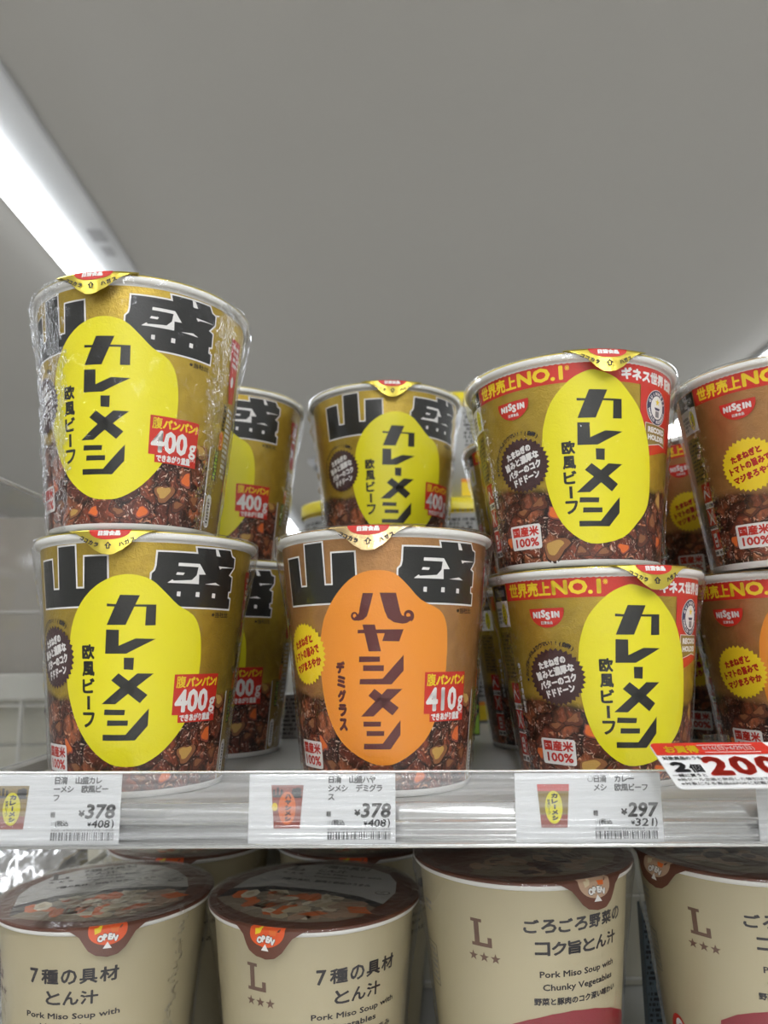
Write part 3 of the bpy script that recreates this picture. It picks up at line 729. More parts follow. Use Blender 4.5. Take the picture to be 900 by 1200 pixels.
# ------------------------------------------------------------ cups
def cup_profile(R, h, rb):
    rt = R - .0025
    return rt
def make_film(name, R, h, rb, seed, parent, crk=None, amp=1., wid=.05):
    rd = random.Random(seed)
    rt = R - .0025
    ph = [rd.uniform(0, 6.28) for _ in range(12)]
    neck = h * .70
    n = 220; nz = 70; prof = []
    for i in range(nz + 1):
        t = i / nz; z = .0012 + (h + .0004 - .0012) * t
        body = rb + (rt - rb) * z / h + .0009
        bn = rb + (rt - rb) * neck / h + .0009
        if z > neck: r = bn + (R + .0007 - bn) * ((z - neck) / (h - .0035 - neck)) ** .92 if z < h - .0035 else R + .0007
        else: r = body
        prof.append((r, z))
    prof = [(rb * .9, .0002), (rb * .98, .0003)] + prof + [(R - .0005, h + .0013), (R - .004, h + .0015)]
    crk = crk or [-1.30 + rd.uniform(-.06, .06), 1.34 + rd.uniform(-.06, .06), 2.9]
    def rf(r, z, a):
        aa = (a + PI) % (2 * PI) - PI
        if z > h - .003 or z < .002: return r
        w = sum(math.exp(-((aa - c) / .13) ** 2) for c in crk)
        zz = z / h
        d = .00010 * math.sin(9 * a + 40 * zz + ph[0]) + .00008 * math.sin(23 * a - 31 * zz + ph[1]) + .00006 * math.sin(47 * a + 57 * zz + ph[2])
        cr = math.sin(61 * a + 90 * zz + ph[3] + 3 * math.sin(37 * zz + ph[4])) * math.sin(140 * zz + 13 * a + ph[5]) + .6 * math.sin(230 * zz + ph[6] + 40 * a)
        ridge = .0009 * math.exp(-((aa - crk[0]) / .022) ** 2) + .0008 * math.exp(-((aa - crk[1]) / .022) ** 2)
        return r + amp * (d + w * .00022 * cr + .00025 + ridge * (.6 + .4 * math.sin(70 * zz + ph[7])))
    me = lathe(prof, n, rfun=rf)
    # crinkled seams use the busier film
    me.materials.append(M_film); me.materials.append(M_film_hard)
    rows = len(prof) - 1; mi = []
    for i in range(rows):
        for k in range(n):
            aa = ((k + .5) / n * 2 * PI + PI) % (2 * PI) - PI
            jit = .03 * math.sin(i * 1.7 + seed) + .03 * math.sin(i * .61)
            mi.append(1 if min(abs(aa - c + jit) for c in crk) < wid else 0)
    me.polygons.foreach_set('material_index', mi)
    o = bpy.data.objects.new('shrink_wrap', me); COL.objects.link(o); o.parent = parent
    return o

def lid_tab(R, h, ang, foil, parent, w=20., drop=11., brown=False):
    """pull tab: a tongue of the lid folded down over the rim, with print on it"""
    a0 = ang
    def wrap(u, v, d):
        # u mm along the rim, v mm measured downward negative from the lid plane
        t = np.clip(-v / drop, 0, 1.2)
        r = np.where(v > 0, R - .0006 - v / 1000 * .96, R + .0010 + .0012 * np.sin(np.clip(t, 0, 1) * 2.4) + .0005 * np.sin(u * .45) * t) + d
        z = np.where(v > 0, h + .0006 + d, h + .0006 + v / 1000)
        a = a0 + u / (R * 1000)
        P = np.stack([r * np.sin(a), -r * np.cos(a), z], 1)
        nz = np.where(v > -.6, 1., .15)
        Nn = np.stack([np.sin(a), -np.cos(a), nz], 1); Nn /= np.linalg.norm(Nn, axis=1)[:, None]
        return P, Nn
    side = [(w * .98, .9), (w, 0), (w * .80, -1.0), (w * .62, -3.0), (w * .47, -5.6), (w * .31, -8.6), (w * .13, -drop + .3), (0, -drop)]
    P = side + [(-x, y) for x, y in side[-2::-1]]
    P = [(x, y) for x, y in P]
    prof = Art().poly(P, foil, 0)
    t = build_art('lid_tab', prof, wrap, parent, step=1.2, both=True, lift=0.)
    t.data.materials.clear(); t.data.materials.append({'gold': M_foil_gold, 'bronze': M_foil_bronze}[foil])
    a = Art()
    a.poly([(-9, .8)] + [(-9 * math.cos(PI * k / 16), -4.4 * math.sin(PI * k / 16)) for k in range(17)] + [(9, .8)], 'red', 1)
    a.text('日清食品', -4.8, -2.7, 4.8, -.3, 'white', 2, .2)
    for ch, x, y, r in zip('ココカラ', (-11.6, -9.6, -7.4, -5.2), (-3.5, -4.6, -5.6, -6.5), (-26, -26, -24, -22)): a.em(ch, x, y, 2.2, 'ink', 2, .12, rot=r)
    for ch, x, y, r in zip('ハガス', (5.4, 7.6, 9.9), (-6.4, -5.4, -4.2), (22, 24, 26)): a.em(ch, x, y, 2.2, 'ink', 2, .12, rot=r)
    a.text('⇧', -1.5, -8.4, 1.5, -5.4, 'ink', 2, .1)
    build_art('tab_print', a, wrap, t, step=1.2, both=True, lift=.00012)
    return t

def make_cup(kind, hay, name, seed):
    """kind 'big' or 'small'; printed sleeve, white curled rim, foot ring, foil lid"""
    big = kind == 'big'
    R, h, rb = (.05325, .1137, .0385) if big else (.0535, .0964, .0388)
    rt = R - .0025
    root = empty(name)
    # sleeve
    zs = [.0028, h * .25, h * .5, h * .75, h - .0022]
    prof = [(rb + (rt - rb) * z / h, z) for z in zs]
    me = lathe(prof, 128, uvs=(U0 / 10, [z * 100 for z in zs]))
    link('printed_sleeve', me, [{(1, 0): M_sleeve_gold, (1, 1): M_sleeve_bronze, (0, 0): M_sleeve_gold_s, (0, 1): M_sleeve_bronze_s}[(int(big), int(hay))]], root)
    # foot ring (recessed bottom)
    link('foot_ring', lathe([(0, .0025), (rb - .0035, .0025), (rb - .003, 0), (rb - .0006, 0), (rb + .0001, .0004), (rb + (rt - rb) * .0028 / h + .00004, .0029)], 96), [M_paper], root)
    # curled rim
    rr = .0016; cz = h - rr; cr = R - rr
    pr = [(cr + rr * math.cos(R_(t)), cz + rr * math.sin(R_(t))) for t in range(-130, 131, 20)]
    pr = [(rt - .0004, h - .0042)] + pr + [(rt - .0012, h - .004)]
    link('rim', lathe(pr, 128), [M_paper], root)
    # lid
    foil = 'bronze' if hay else 'gold'
    link('lid', lathe([(R - .0009, h - .0003), (R - .0007, h + .0003), (R - .0016, h + .0005), (rt - .001, h + .0003), (rt - .002, h - .0002), (0, h - .0003)], 96), [M_foil_bronze if hay else M_foil_gold], root)
    W = cone_wrap(rb, rt, h)
    build_art('stew_pieces', art_pieces(big), W, root, lift=.00003)
    if big:
        build_art('large_lettering', art_big_kanji(), W, root)
        a = Art().poly(smooth_loop(OVAL_H if hay else OVAL_C, 3), 'orange' if hay else 'yellow', 4)
        ov = build_art('rice_oval', a, W, root)
        a = Art()
        if hay: title_hayashi(a); a.vtext('デミグラス', -21.3, 57.2, 27.0, 4.6, 'maroon', 5, .42)
        else: title_curry(a, -1.4); a.vtext('欧風ビーフ', -21.2, 65.8, 29.6, 6.4, 'black', 5, .30, nb=8)
        build_art('title_lettering', a, W, ov)
        build_art('weight_badge', art_badge('410' if hay else '400'), W, root)
        build_art('rice_badge', art_rice(), W, root)
        build_art('burst_badge', art_burst(-43.0, 60.0, 14.2, 14.0, hay), W, root)
        build_art('side_panel', art_side_big(), W, root)
    else:
        build_art('record_banner', art_small_banner(hay), W, root)
        build_art('record_panel', art_record(), W, root)
        a = Art().poly(smooth_loop(OVAL_S, 3), 'orange' if hay else 'yellow', 4)
        ov = build_art('rice_oval', a, W, root)
        a = Art()
        if hay: title_hayashi(a, 5.0, -7.4, 1.0, .92); a.vtext('デミグラス', -15., 50, 21, 4.2, 'maroon', 5, .4)
        else: title_curry(a, 3.8, -6.8, .98, 1.0); a.vtext('欧風ビーフ', -11.8, 57.0, 23.0, 6.2, 'black', 5, .30, nb=8)
        build_art('title_lettering', a, W, ov)
        build_art('maker_emblem', emblem(-45.2, -28.4, 70.4, 79.2), W, root)
        build_art('burst_badge', art_burst(-35.3, 48.3, 14.4, 13.0, hay, 34), W, root)
        build_art('rice_badge', art_rice(-48.5, 9.2, -28.8, 20.6), W, root)
        build_art('side_panel', art_small_side(hay), W, root)
    make_film('film', R, h, rb, seed, root)
    return root, R, h

MU = 1 / U0     # radians per artwork millimetre
H_BIG, H_SM = .1137 * 1.0 + .0006, .0964 + .0006
variants = {}
def place(kind, hay, x, y, lvl, rot, tab, label, group, name='instant_rice_cup', seed=1, wrap=None):
    """rot, tab in artwork millimetres"""
    key = (kind, hay)
    h = .1137 if kind == 'big' else .0964
    R = .05325 if kind == 'big' else .0535
    if key not in variants:
        variants[key] = make_cup(kind, hay, name, seed + len(variants) * 7)[0]; o = variants[key]
    else:
        src = variants[key]
        o = src.copy(); COL.objects.link(o)
        for ch in src.children:
            if ch.name.split('.')[0] == 'lid_tab' or (wrap and ch.name.split('.')[0] == 'shrink_wrap'): continue
            copy_tree(ch, o)
        if wrap: make_film('film', R, h, .0385 if kind == 'big' else .0388, seed, o, wrap[0], 1.5, wrap[1])
    o.location = (x, y, lvl * (h + .0012)); o.rotation_euler = (0, 0, rot * MU)
    tag(o, label, 'cup', group)
    if tab is not None: lid_tab(R, h, (tab - rot) * MU, 'bronze' if hay else 'gold', o)
    return o
GY, GN = 'large printed rice cups stacked on the shelf', 'small printed rice cups stacked on the shelf'
place('big', 0, -.1173, -.0007, 0, 9.6, -.7, 'large gold rice cup, bottom of the front left stack', GY)
place('big', 0, -.1212, -.0126, 1, 1.2, -5.5, 'large gold rice cup in glittering crinkled wrap, top of the front left stack', GY, seed=5, wrap=([-1.02, -.62, 1.12], .13))
place('big', 1, .0010, -.0057, 0, 0, -5.9, 'large bronze rice cup with orange oval and 410g badge, alone at the front centre', GY, seed=3)
place('big', 0, .0032, .1299, 1, 10.5, 4, 'large gold rice cup standing behind and above the bronze cup with the orange oval', GY, seed=9, wrap=([-1.62, 1.12, 2.9], .12))
place('big', 0, .0010, .1299, 0, 8, 0, 'large gold rice cup hidden behind the bronze front cup, carrying the gold cup above it', GY)
place('big', 0, -.1075, .1330, 1, -2.6, None, 'large gold rice cup, upper one behind the front left stack', GY)
place('big', 0, -.1048, .1072, 0, -4.0, None, 'large gold rice cup, lower one behind the front left stack, white foot showing', GY)
place('small', 0, .1070, .0068, 0, 3.2, 12, 'small gold rice cup with red banner, bottom of the front stack right of centre', GN)
place('small', 0, .0984, -.0013, 1, -1.4, 4.4, 'small gold rice cup with red banner, top of the front stack right of centre', GN, seed=12, wrap=([-1.2, 1.35, 2.9], .06))
place('small', 0, .1105, .1250, 1, -2, 0, 'small gold rice cup peeking out left behind the top of the right of centre stack', GN)
place('small', 0, .1085, .1180, 0, 14, 0, 'small gold rice cup on the shelf behind the lower right of centre cup', GN)
place('small', 1, .2092, -.0013, 1, -5.0, 6, 'small bronze rice cup with yellow burst, top of the stack cut by the right edge', GN)
place('small', 1, .2160, .0200, 0, -16.5, 3, 'small bronze rice cup, bottom of the stack cut by the right edge', GN)
place('small', 1, .2300, .1280, 1, -2, 0, 'small bronze rice cup in shade, upper one behind the gap between the two right stacks', GN)
place('small', 1, .2290, .1310, 0, -4, 0, 'small bronze rice cup in shade, lower one behind the gap between the two right stacks', GN)

# ------------------------------------------------------------ pork soup cups on the shelf below
def slab_L(a, u0, v0, w, h, col, lay=3):
    P = [(0, 1), (.55, 1), (.55, .88), (.40, .88), (.40, .14), (.80, .14), (.80, .36), (1, .36), (1, 0), (0, 0), (0, .12), (.15, .12), (.15, .88), (0, .88)]
    a.poly([(u0 + x * w, v0 + y * h) for x, y in P], col, lay)
def art_soup(kind, dv):
    a = Art(); s = lambda v: v + dv
    if kind == 'seven':
        slab_L(a, -27.6, s(80.4), 9.6, 12.2, 'brown'); [a.star(-26.3 + 5.1 * k, s(75.6), 2.35, 'brown', 3) for k in range(3)]
        for ch, x0, x1 in zip('7種の具材', (4.6, 10.5, 19.6, 27.6, 36.0), (9.0, 18.6, 26.6, 35.2, 44.0)): a.text(ch, x0, s(84.6), x1, s(91.4), 'ink', 3, .24)
        for ch, x0, x1 in zip('とん汁', (12.6, 20.6, 28.2), (19.6, 27.6, 35.8)): a.text(ch, x0, s(75.4), x1, s(81.6), 'ink', 3, .22)
        a.text('Pork Miso Soup with', 2.4, s(68.4), 45.3, s(71.8), 'ink', 3, .1)
        a.text('Vegetables', 9.6, s(63.6), 34, s(67.0), 'ink', 3, .1)
        a.text('豚肉と野菜のうまみ', 6, s(58.6), 44, s(61.6), 'ink', 3, .1)
    else:
        slab_L(a, -31.2, s(79.8), 9.4, 12.0, 'brown'); [a.star(-31.0 + 5.2 * k, s(75.2), 2.35, 'brown', 3) for k in range(3)]
        for k, ch in enumerate('ごろごろ野菜の'): a.text(ch, -8.2 + 7.3 * k, s(88.0), -1.6 + 7.3 * k, s(94.0), 'ink', 3, .26)
        for k, ch in enumerate('コク旨とん汁'): a.text(ch, -3.8 + 7.2 * k, s(78.2), 2.8 + 7.2 * k, s(84.2), 'ink', 3, .26)
        a.text('Pork Miso Soup with', -2.0, s(68.0), 37.4, s(71.6), 'ink', 3, .1)
        a.text('Chunky Vegetables', -.8, s(62.4), 36.6, s(66.0), 'ink', 3, .1)
        a.text('野菜と豚肉のコク深い味わい', -4.8, s(57.0), 39.2, s(60.2), 'ink', 3, .14)
        a.poly([(-24, s(30)), (-22, s(44)), (-14.5, s(48.5)), (-7.8, s(50.8)), (3, s(53.2)), (13, s(54)), (25, s(52.8)), (37, s(49.6)), (50, s(44)), (62, s(36)), (66, s(20)), (-30, s(20))], 'soup_red', 3)
        a.ell(-48, s(29), 6.2, 8, 'red', 3); a.ell(-47.2, s(31), 3.2, 4.4, 'card', 4); a.ell(-46, s(29), 3.0, 4.4, 'red', 5)
    # side box with tiny print
    for q in ((-68, 53, -67.6, 71), (-57.4, 53, -57, 71), (-68, 71, -57, 71.4), (-68, 52.6, -57, 53)): a.rect(q[0], s(q[1]), q[2], s(q[3]), 'ink', 2)
    a.marks(-67, s(54), -58, s(70), 'greyink', 2, 6, 11, .5, .8)
    a.marks(-67, s(86), -58, s(92), 'greyink', 2, 2, 12, .5, .8)
    return a
def art_lid(kind):
    a = Art(); rd = random.Random(4 if kind == 'seven' else 9)
    soup = [(-46, -24), (-33, -13), (-19, -3), (7, -4), (26, -8.5), (39.5, -16), (37, -30), (27, -39), (13, -44.5), (0, -46), (-13, -44.5), (-27, -38), (-38, -31)]
    if kind == 'seven':
        a.poly([(-45.5, -8), (-45, 10), (-40, 25), (-30, 39), (-15, 47), (0, 49), (15, 47), (30, 38), (38, 25), (42.5, 8), (41.5, -10), (26, -2.2), (4, 2.3), (-26, 1.7)], 'lid_panel', 1)
        a.poly([(-46, -8), (-26, 1.7), (4, 2.3), (26, -2.2), (41.5, -10), (39.5, -16), (26, -8.5), (7, -4), (-19, -3), (-33, -13), (-46, -24)], 'bowl', 1)
        slab_L(a, -31, 31, 10, 12, 'ink', 2); [a.star(-30 + 5 * k, 26.5, 2.2, 'ink', 2) for k in range(3)]
        a.text('7種の具材', -13.2, 39.8, 17, 46, 'ink', 2, .22); a.text('とん汁', -12.6, 32.4, 5, 38.2, 'ink', 2, .22)
        a.text('Pork Miso Soup with', -11.4, 26.6, 28, 30.4, 'ink', 2, .12); a.text('Vegetables', -11.4, 21.6, 9, 25.2, 'ink', 2, .12)
        a.text('7種の具材、豚肉と野菜のうまみ', -27, 13.6, 26, 17.6, 'ink', 2, .14)
        a.ell(36, 6.0, 4.2, 3.0, 'ink', 2, 24); a.ell(36, 6.0, 3.6, 2.4, 'lid_panel', 3, 24); a.text('紙', 34.6, 4.4, 37.4, 7.4, 'ink', 4)
    a.poly(soup, 'broth', 1)
    def inside(x, y): return abs(x) < 38 and y < -6 - .004 * x * x and x * x + (y * 1.02) ** 2 < 41 ** 2
    cols = ['radish', 'radish', 'meat', 'carrot', 'radish', 'meat', 'ccream', 'carrot'] if kind == 'seven' else ['meat', 'lid_brown', 'brown', 'meat', 'burst']
    for k in range(75):
        x, y = rd.uniform(-40, 38), rd.uniform(-44, -6)
        if not inside(x, y): continue
        r = rd.uniform(4.5, 9.0); q = rd.uniform(.45, .8); a0 = rd.uniform(0, 3); n = rd.choice((4, 5, 6, 7)); c = rd.choice(cols)
        P = []
        for j in range(n):
            t = 2 * PI * j / n + rd.uniform(-.25, .25); px, py = r * math.cos(t), r * q * math.sin(t)
            P.append((x + px * math.cos(a0) - py * math.sin(a0), y + px * math.sin(a0) + py * math.cos(a0)))
        a.poly(P, c, 2 + (k % 8) * .4)
        a.poly([(x + (px - x) * .45 - .4, y + (py - y) * .45 + .5) for px, py in P], 'ccream' if c in ('radish', 'ccream') else c, 2.2 + (k % 8) * .4)
    return a
def soup_tab(R, h, kind, parent):
    drop = 12.5
    def wrap(u, v, d):
        t = np.clip(-v / drop, 0, 1.2)
        r = np.where(v > 0, R - .0006 - v / 1000, R + .0010 + .0022 * np.sin(t * 2.2) + .0004 * np.sin(u * .5) * t) + d
        z = np.where(v > 0, h + .0006 + d, h + .0006 + v / 1000); a = u / (R * 1000)
        P = np.stack([r * np.sin(a), -r * np.cos(a), z], 1)
        Nn = np.stack([np.sin(a), -np.cos(a), np.where(v > -.6, 1., .35)], 1); Nn /= np.linalg.norm(Nn, axis=1)[:, None]
        return P, Nn
    side = [(19, .9), (19, 0), (15.5, -1.6), (12.2, -3.4), (10, -6.2), (7.8, -9.2), (4.6, -11.6), (0, -drop)]
    t = build_art('lid_tab', Art().poly(side + [(-x, y) for x, y in side[-2::-1]], 'lid_brown', 0), wrap, parent, 1.2, True, 0.)
    a = Art()
    P = [(8.6 * math.cos(PI * k / 14), -1.2 - 6.0 * math.sin(PI * k / 14)) for k in range(15)]
    a.poly([(8.6, .8)] + P + [(-8.6, .8)], 'tomato' if kind == 'seven' else 'meat', 1)
    a.poly([(-6, -.2), (-2.5, .2), (-3.2, -1.8), (-5.6, -2.6)], 'banner_yellow' if kind == 'seven' else 'ccream', 1.5); a.poly([(1, -.4), (5, -.6), (4.4, -2.4), (1.6, -2.2)], 'carrot', 1.5)
    a.arc('OPEN', 0, -10.6, 7.5, 6.9, 122, 58, 3.2, 'bowl', 2, .50); a.arc('OPEN', 0, -10.6, 7.5, 6.9, 122, 58, 3.2, 'white', 3, .26)
    a.poly([(-1.9, -8.6), (1.9, -8.6), (0, -5.8)], 'white', 2)
    build_art('tab_print', a, wrap, t, 1.2, True, .00014)
    return t
M_sheet = film('lid_film', 60, .6, .0030, .05, .05, boost=1.2)
def make_soup(kind, h):
    R = .05585; rt = R - .0028; rb = .042 + (rt - .042) * (.11 - h) / .11 if h < .11 else .042 - (rt - .042) * (h - .11) / .11
    root = empty('soup_cup')
    prof = [(rb, .003), (rb + (rt - rb) * .5, h / 2), (rt, h - .002)]
    link('printed_sleeve', lathe(prof, 128), [M_cream], root)
    link('foot_ring', lathe([(0, .003), (rb - .003, .003), (rb - .0026, 0), (rb - .0004, 0), (rb + .0002, .003)], 64), [M_paper], root)
    rr = .0015; cz = h - rr; cr = R - rr
    link('rim', lathe([(rt - .0004, h - .0042)] + [(cr + rr * math.cos(R_(t)), cz + rr * math.sin(R_(t))) for t in range(-130, 131, 20)], 128), [M_paper], root)
    W = cone_wrap(rb, rt, h)
    build_art('front_lettering', art_soup(kind, h * 1000 - 110), W, root)
    lid = link('lid', lathe([(R - .0004, h - .0012), (R + .0003, h - .0004), (R + .0001, h + .0003), (R - .001, h + .0005), (R - .006, h + .0004), (0, h + .0004)], 128), [M_lid], root)
    def plan(u, v, d):
        return np.stack([u / 1000, v / 1000, h + .0004 + d], 1), np.tile([0, 0, 1.], (len(u), 1))
    build_art('lid_print', art_lid(kind), plan, lid, 0)
    soup_tab(R, h, kind, lid)
    make_film('film', R, h, rb, 31 if kind == 'seven' else 47, root, [-1.45, 1.50, 3.0], .9, .03)
    # loose sheet of film stretched over the lid
    v = []; f = []; n, m = 72, 14
    for i in range(m + 1):
        rr_ = (R + .0006) * i / m
        for k in range(n):
            a = 2 * PI * k / n
            z = h + .0022 + .0009 * math.sin(3 * a + 1) * (i / m) + .0006 * math.sin(7 * a) * (i / m) ** 2 - .0009 * (i / m) ** 4
            if i == m: z = h + .0013
            v.append((rr_ * math.sin(a), -rr_ * math.cos(a), z))
    f = [(i * n + k, (i + 1) * n + k, (i + 1) * n + (k + 1) % n, i * n + (k + 1) % n) for i in range(m) for k in range(n)]
    link('top_film', mesh(v, f, True), [M_sheet], root)
    return root
M_lid = INK['lid_brown']
soups = {}
LOW = -.0667 - .125
def place_soup(kind, x, y, rot, lidrot, label, z=LOW):
    h = .125 if kind == 'seven' else .1481
    if kind not in soups: o = soups[kind] = make_soup(kind, h)
    else: o = copy_tree(soups[kind])
    o.location = (x, y, z); o.rotation_euler = (0, 0, rot)
    for c in o.children:
        if c.name.startswith('lid'): c.rotation_euler = (0, 0, lidrot - rot)
    return tag(o, label, 'cup', 'cream coloured soup cups on the shelf below')
place_soup('seven', -.1512, .0604, -22 * MU, R_(20), 'cream soup cup, leftmost on the lower shelf, orange open tab right of centre')
place_soup('seven', -.0380, .0554, 0, R_(-18), 'cream soup cup, second from left on the lower shelf, open tab near its left side')
place_soup('chunky', .0708, .0408, 0, R_(25), 'tall cream soup cup, third from left on the lower shelf, tab at its right')
place_soup('chunky', .1870, .0400, -14 * MU, R_(-68), 'tall cream soup cup cut by the right edge of the lower shelf')
place_soup('seven', -.1345, .1760, -.4, 0, 'cream soup cup in shade behind the leftmost soup cup, only its dark rim showing')
place_soup('seven', -.0200, .1710, .3, 0, 'cream soup cup in shade behind the second soup cup from the left')

# ------------------------------------------------------------ the shelf and its price rail
TILT = .0092
SX0, SX1 = -.172, .36
unit = empty('store_shelf', (0, .15, 0), 0, 'grey metal store shelf with clear plastic price rail along its front edge', 'shelf')
def P_(o): o.parent = unit; o.matrix_parent_inverse = Matrix.Translation((0, -.15, 0)); return o
P_(MB().bevbox(SX0, SX1, -.053, .355, -.0145, -.0002, .0012).build('upper_board', M_metal_grey))
P_(MB().bevbox(-.20, SX1 + .1, -.05, .345, LOW - .018, LOW - .0002, .0012).build('lower_board', M_metal_grey))
def extrude(prof, x0, x1, closed=False, nx=1):
    v = []; n = len(prof)
    for i in range(nx + 1):
        x = x0 + (x1 - x0) * i / nx
        v += [(x, y, z - TILT * x) for y, z in prof]
    f = [(i * n + k, i * n + k + 1, (i + 1) * n + k + 1, (i + 1) * n + k) for i in range(nx) for k in range(n - 1)]
    if closed:
        f += [(i * n + n - 1, i * n, (i + 1) * n, (i + 1) * n + n - 1) for i in range(nx)]
        f += [tuple(range(n)), tuple(nx * n + k for k in range(n - 1, -1, -1))]
    me = mesh(v, f, True); fix_normals(me); return me
# backing strip fixed to the board edge, with two rolled beads and a foot lip
bk = [(-.0535, .0004), (-.0560, .0004), (-.0562, -.0052)]
bk += [(-.0562 - .0020 * math.sin(PI * k / 8), -.0056 - .0032 * k / 8) for k in range(9)]
bk += [(-.0560, -.0096)]
bk += [(-.0562 - .0022 * math.sin(PI * k / 8), -.0102 - .0034 * k / 8) for k in range(9)]
bk += [(-.0566, -.0140), (-.0600, -.0143), (-.0604, -.0152), (-.0598, -.0160), (-.0535, -.0158)]
M_rail = plain('satin_aluminium', (.80, .80, .79), .20, .75, var=.02)
P_(link('price_rail', extrude(bk, SX0, SX1, True), [M_rail]))
def ribbed():
    m, nt, out = newmat('ribbed_clear_plastic')
    tr = N(nt, 'BsdfTransparent'); tr.inputs[0].default_value = (.97, .975, .98, 1)
    tc = N(nt, 'TexCoord'); mp = N(nt, 'Mapping'); mp.inputs['Scale'].default_value = (4, 4, 900); L(nt, tc.outputs['Object'], mp.inputs[0])
    no = N(nt, 'TexNoise', Scale=1., Detail=3.); L(nt, mp.outputs[0], no.inputs['Vector'])
    bp = N(nt, 'Bump', Strength=.55, Distance=.0007); L(nt, no.outputs['Fac'], bp.inputs['Height'])
    fr = schlick(nt, bp)
    ad = N(nt, 'Math', _operation='MULTIPLY_ADD', _use_clamp=True); L(nt, fr.outputs[0], ad.inputs[0]); ad.inputs[1].default_value = 1.6; ad.inputs[2].default_value = .03
    gl = N(nt, 'BsdfGlossy', Roughness=.16); L(nt, bp.outputs[0], gl.inputs['Normal'])
    df = N(nt, 'BsdfDiffuse'); df.inputs[0].default_value = (.86, .87, .89, 1); L(nt, bp.outputs[0], df.inputs['Normal'])
    hz = N(nt, 'ValToRGB'); hz.color_ramp.elements[0].position = .40; hz.color_ramp.elements[0].color = (.03, .03, .03, 1); hz.color_ramp.elements[1].position = .62; hz.color_ramp.elements[1].color = (.26, .26, .26, 1)  # pale streaks painted into the clear cover as reflection haze
    m2 = N(nt, 'Mapping'); m2.inputs['Scale'].default_value = (3, 3, 420); L(nt, tc.outputs['Object'], m2.inputs[0])
    n3 = N(nt, 'TexNoise', Scale=1., Detail=4.); L(nt, m2.outputs[0], n3.inputs['Vector']); L(nt, n3.outputs['Fac'], hz.inputs[0])
    mh = N(nt, 'MixShader'); L(nt, hz.outputs[0], mh.inputs[0]); L(nt, tr.outputs[0], mh.inputs[1]); L(nt, df.outputs[0], mh.inputs[2])
    mx = N(nt, 'MixShader'); L(nt, ad.outputs[0], mx.inputs[0]); L(nt, mh.outputs[0], mx.inputs[1]); L(nt, gl.outputs[0], mx.inputs[2])
    L(nt, mx.outputs[0], out.inputs[0]); return m
cv = [(-.0575, .0124), (-.0590, .0130), (-.0602, .0126), (-.0606, .0116)]
k = 0; z = .0108
while z > -.0050:
    cv.append((-.0606 - (.00022 if k % 2 else 0), z)); z -= .0006; k += 1
cv += [(-.0606 - .0022 * math.sin(PI * j / 8), -.0056 - .0034 * j / 8) for j in range(9)]
cv += [(-.0605, -.0098)] + [(-.0606 - .0016 * math.sin(PI * j / 8), -.0104 - .0030 * j / 8) for j in range(9)] + [(-.0604, -.0142)]
P_(link('rail_cover', extrude(cv, SX0, SX1), [ribbed()]))
P_(MB().tube([(x, -.0588, .0130 - TILT * x) for x in (SX0, SX1)], .0005, 8).build('cover_edge', M_rail))
for x in (-.165, .352): P_(MB().bevbox(x, x + .006, -.0603, -.0535, .000 - TILT * x, .0124 - TILT * x, .0006).build('cover_clip', M_film_clear))
M_slat = plain('beige_back_slat', (.52, .50, .42), .55, var=.04)
for i in range(6):
    z1 = .0315 - i * .061
    P_(MB().bevbox(-.50, -.205, .398, .406, z1 - .0604, z1 - .0012, .001).build('back_slat', M_slat))
P_(MB().bevbox(-.200, .45, .240, .246, LOW, -.0150, .001).build('lower_backboard', M_slat))
for z in (-.0700, -.1280, -.1860): P_(MB().tube([(-.200, .2385, z), (.45, .2385, z)], .0012, 8).build('backboard_wire', M_metal_white))

# wire fence behind the goods, with a flat top beam
fence = empty('wire_fence', (0, .37, 0), 0, 'white wire fence with a flat top beam along the back of the shelf', 'fence')
def C_(o, par, loc): o.parent = par; o.matrix_parent_inverse = Matrix.Translation(tuple(-c for c in loc)); return o
FL = (0, .37, 0)
C_(MB().bevbox(-.50, .56, .366, .374, .0150, .0405, .002).build('top_beam', M_metal_white), fence, FL)
C_(MB().tube([(-.50, .376, .010), (.56, .376, .010)], .0018).build('cross_wire', M_metal_white), fence, FL)
w0 = None
for i in range(25):
    x = -.4795 + i * .0425
    if w0 is None: w0 = MB().tube([(0, .370, .016), (0, .370, -.32)], .0023, 10).build('wire', M_metal_white); o = w0
    else: o = w0.copy(); COL.objects.link(o)
    C_(o, fence, FL); o.location = (x, 0, 0)

# clear divider at the left end of the shelf
div = empty('clear_divider', (-.2, .1, 0), 0, 'tall clear plastic divider standing at the left end of the shelf', 'divider')
DL = (-.2, .1, 0)
M_acr = film('clear_divider_plastic', 20, .1, .0005, .04, .10, tint=(.92, .92, .91), haze=.20, boost=.7)
C_(MB().bevbox(-.2015, -.1985, -.03, .34, .002, .150, .0006).build('panel', M_acr), div, DL)
C_(MB().tube([(-.2, -.03, .1515), (-.2, .34, .1515)], .0016, 8).build('top_edge', plain('bright_plastic_edge', (.95, .96, .98), .15)), div, DL)
C_(MB().bevbox(-.204, -.196, -.03, .34, -.006, .002, .001).build('foot', M_metal_white), div, DL)

nb = empty('added_tan_board', (-.36, .385, .04), 0, 'added tan board beyond the clear divider at far left, dimming the view through it', 'board')  # added board: hides the bright wall, gives the divider its dull tone
MB().bevbox(-.16, .158, -.004, .004, .0, .158, .001).build('board_face', plain('tan_board', (.34, .31, .27), .6, var=.08), nb)
MB().bevbox(-.16, .158, -.006, .006, .0595, .0625, .0005).build('board_trim', plain('grey_trim', (.55, .54, .52), .5), nb)
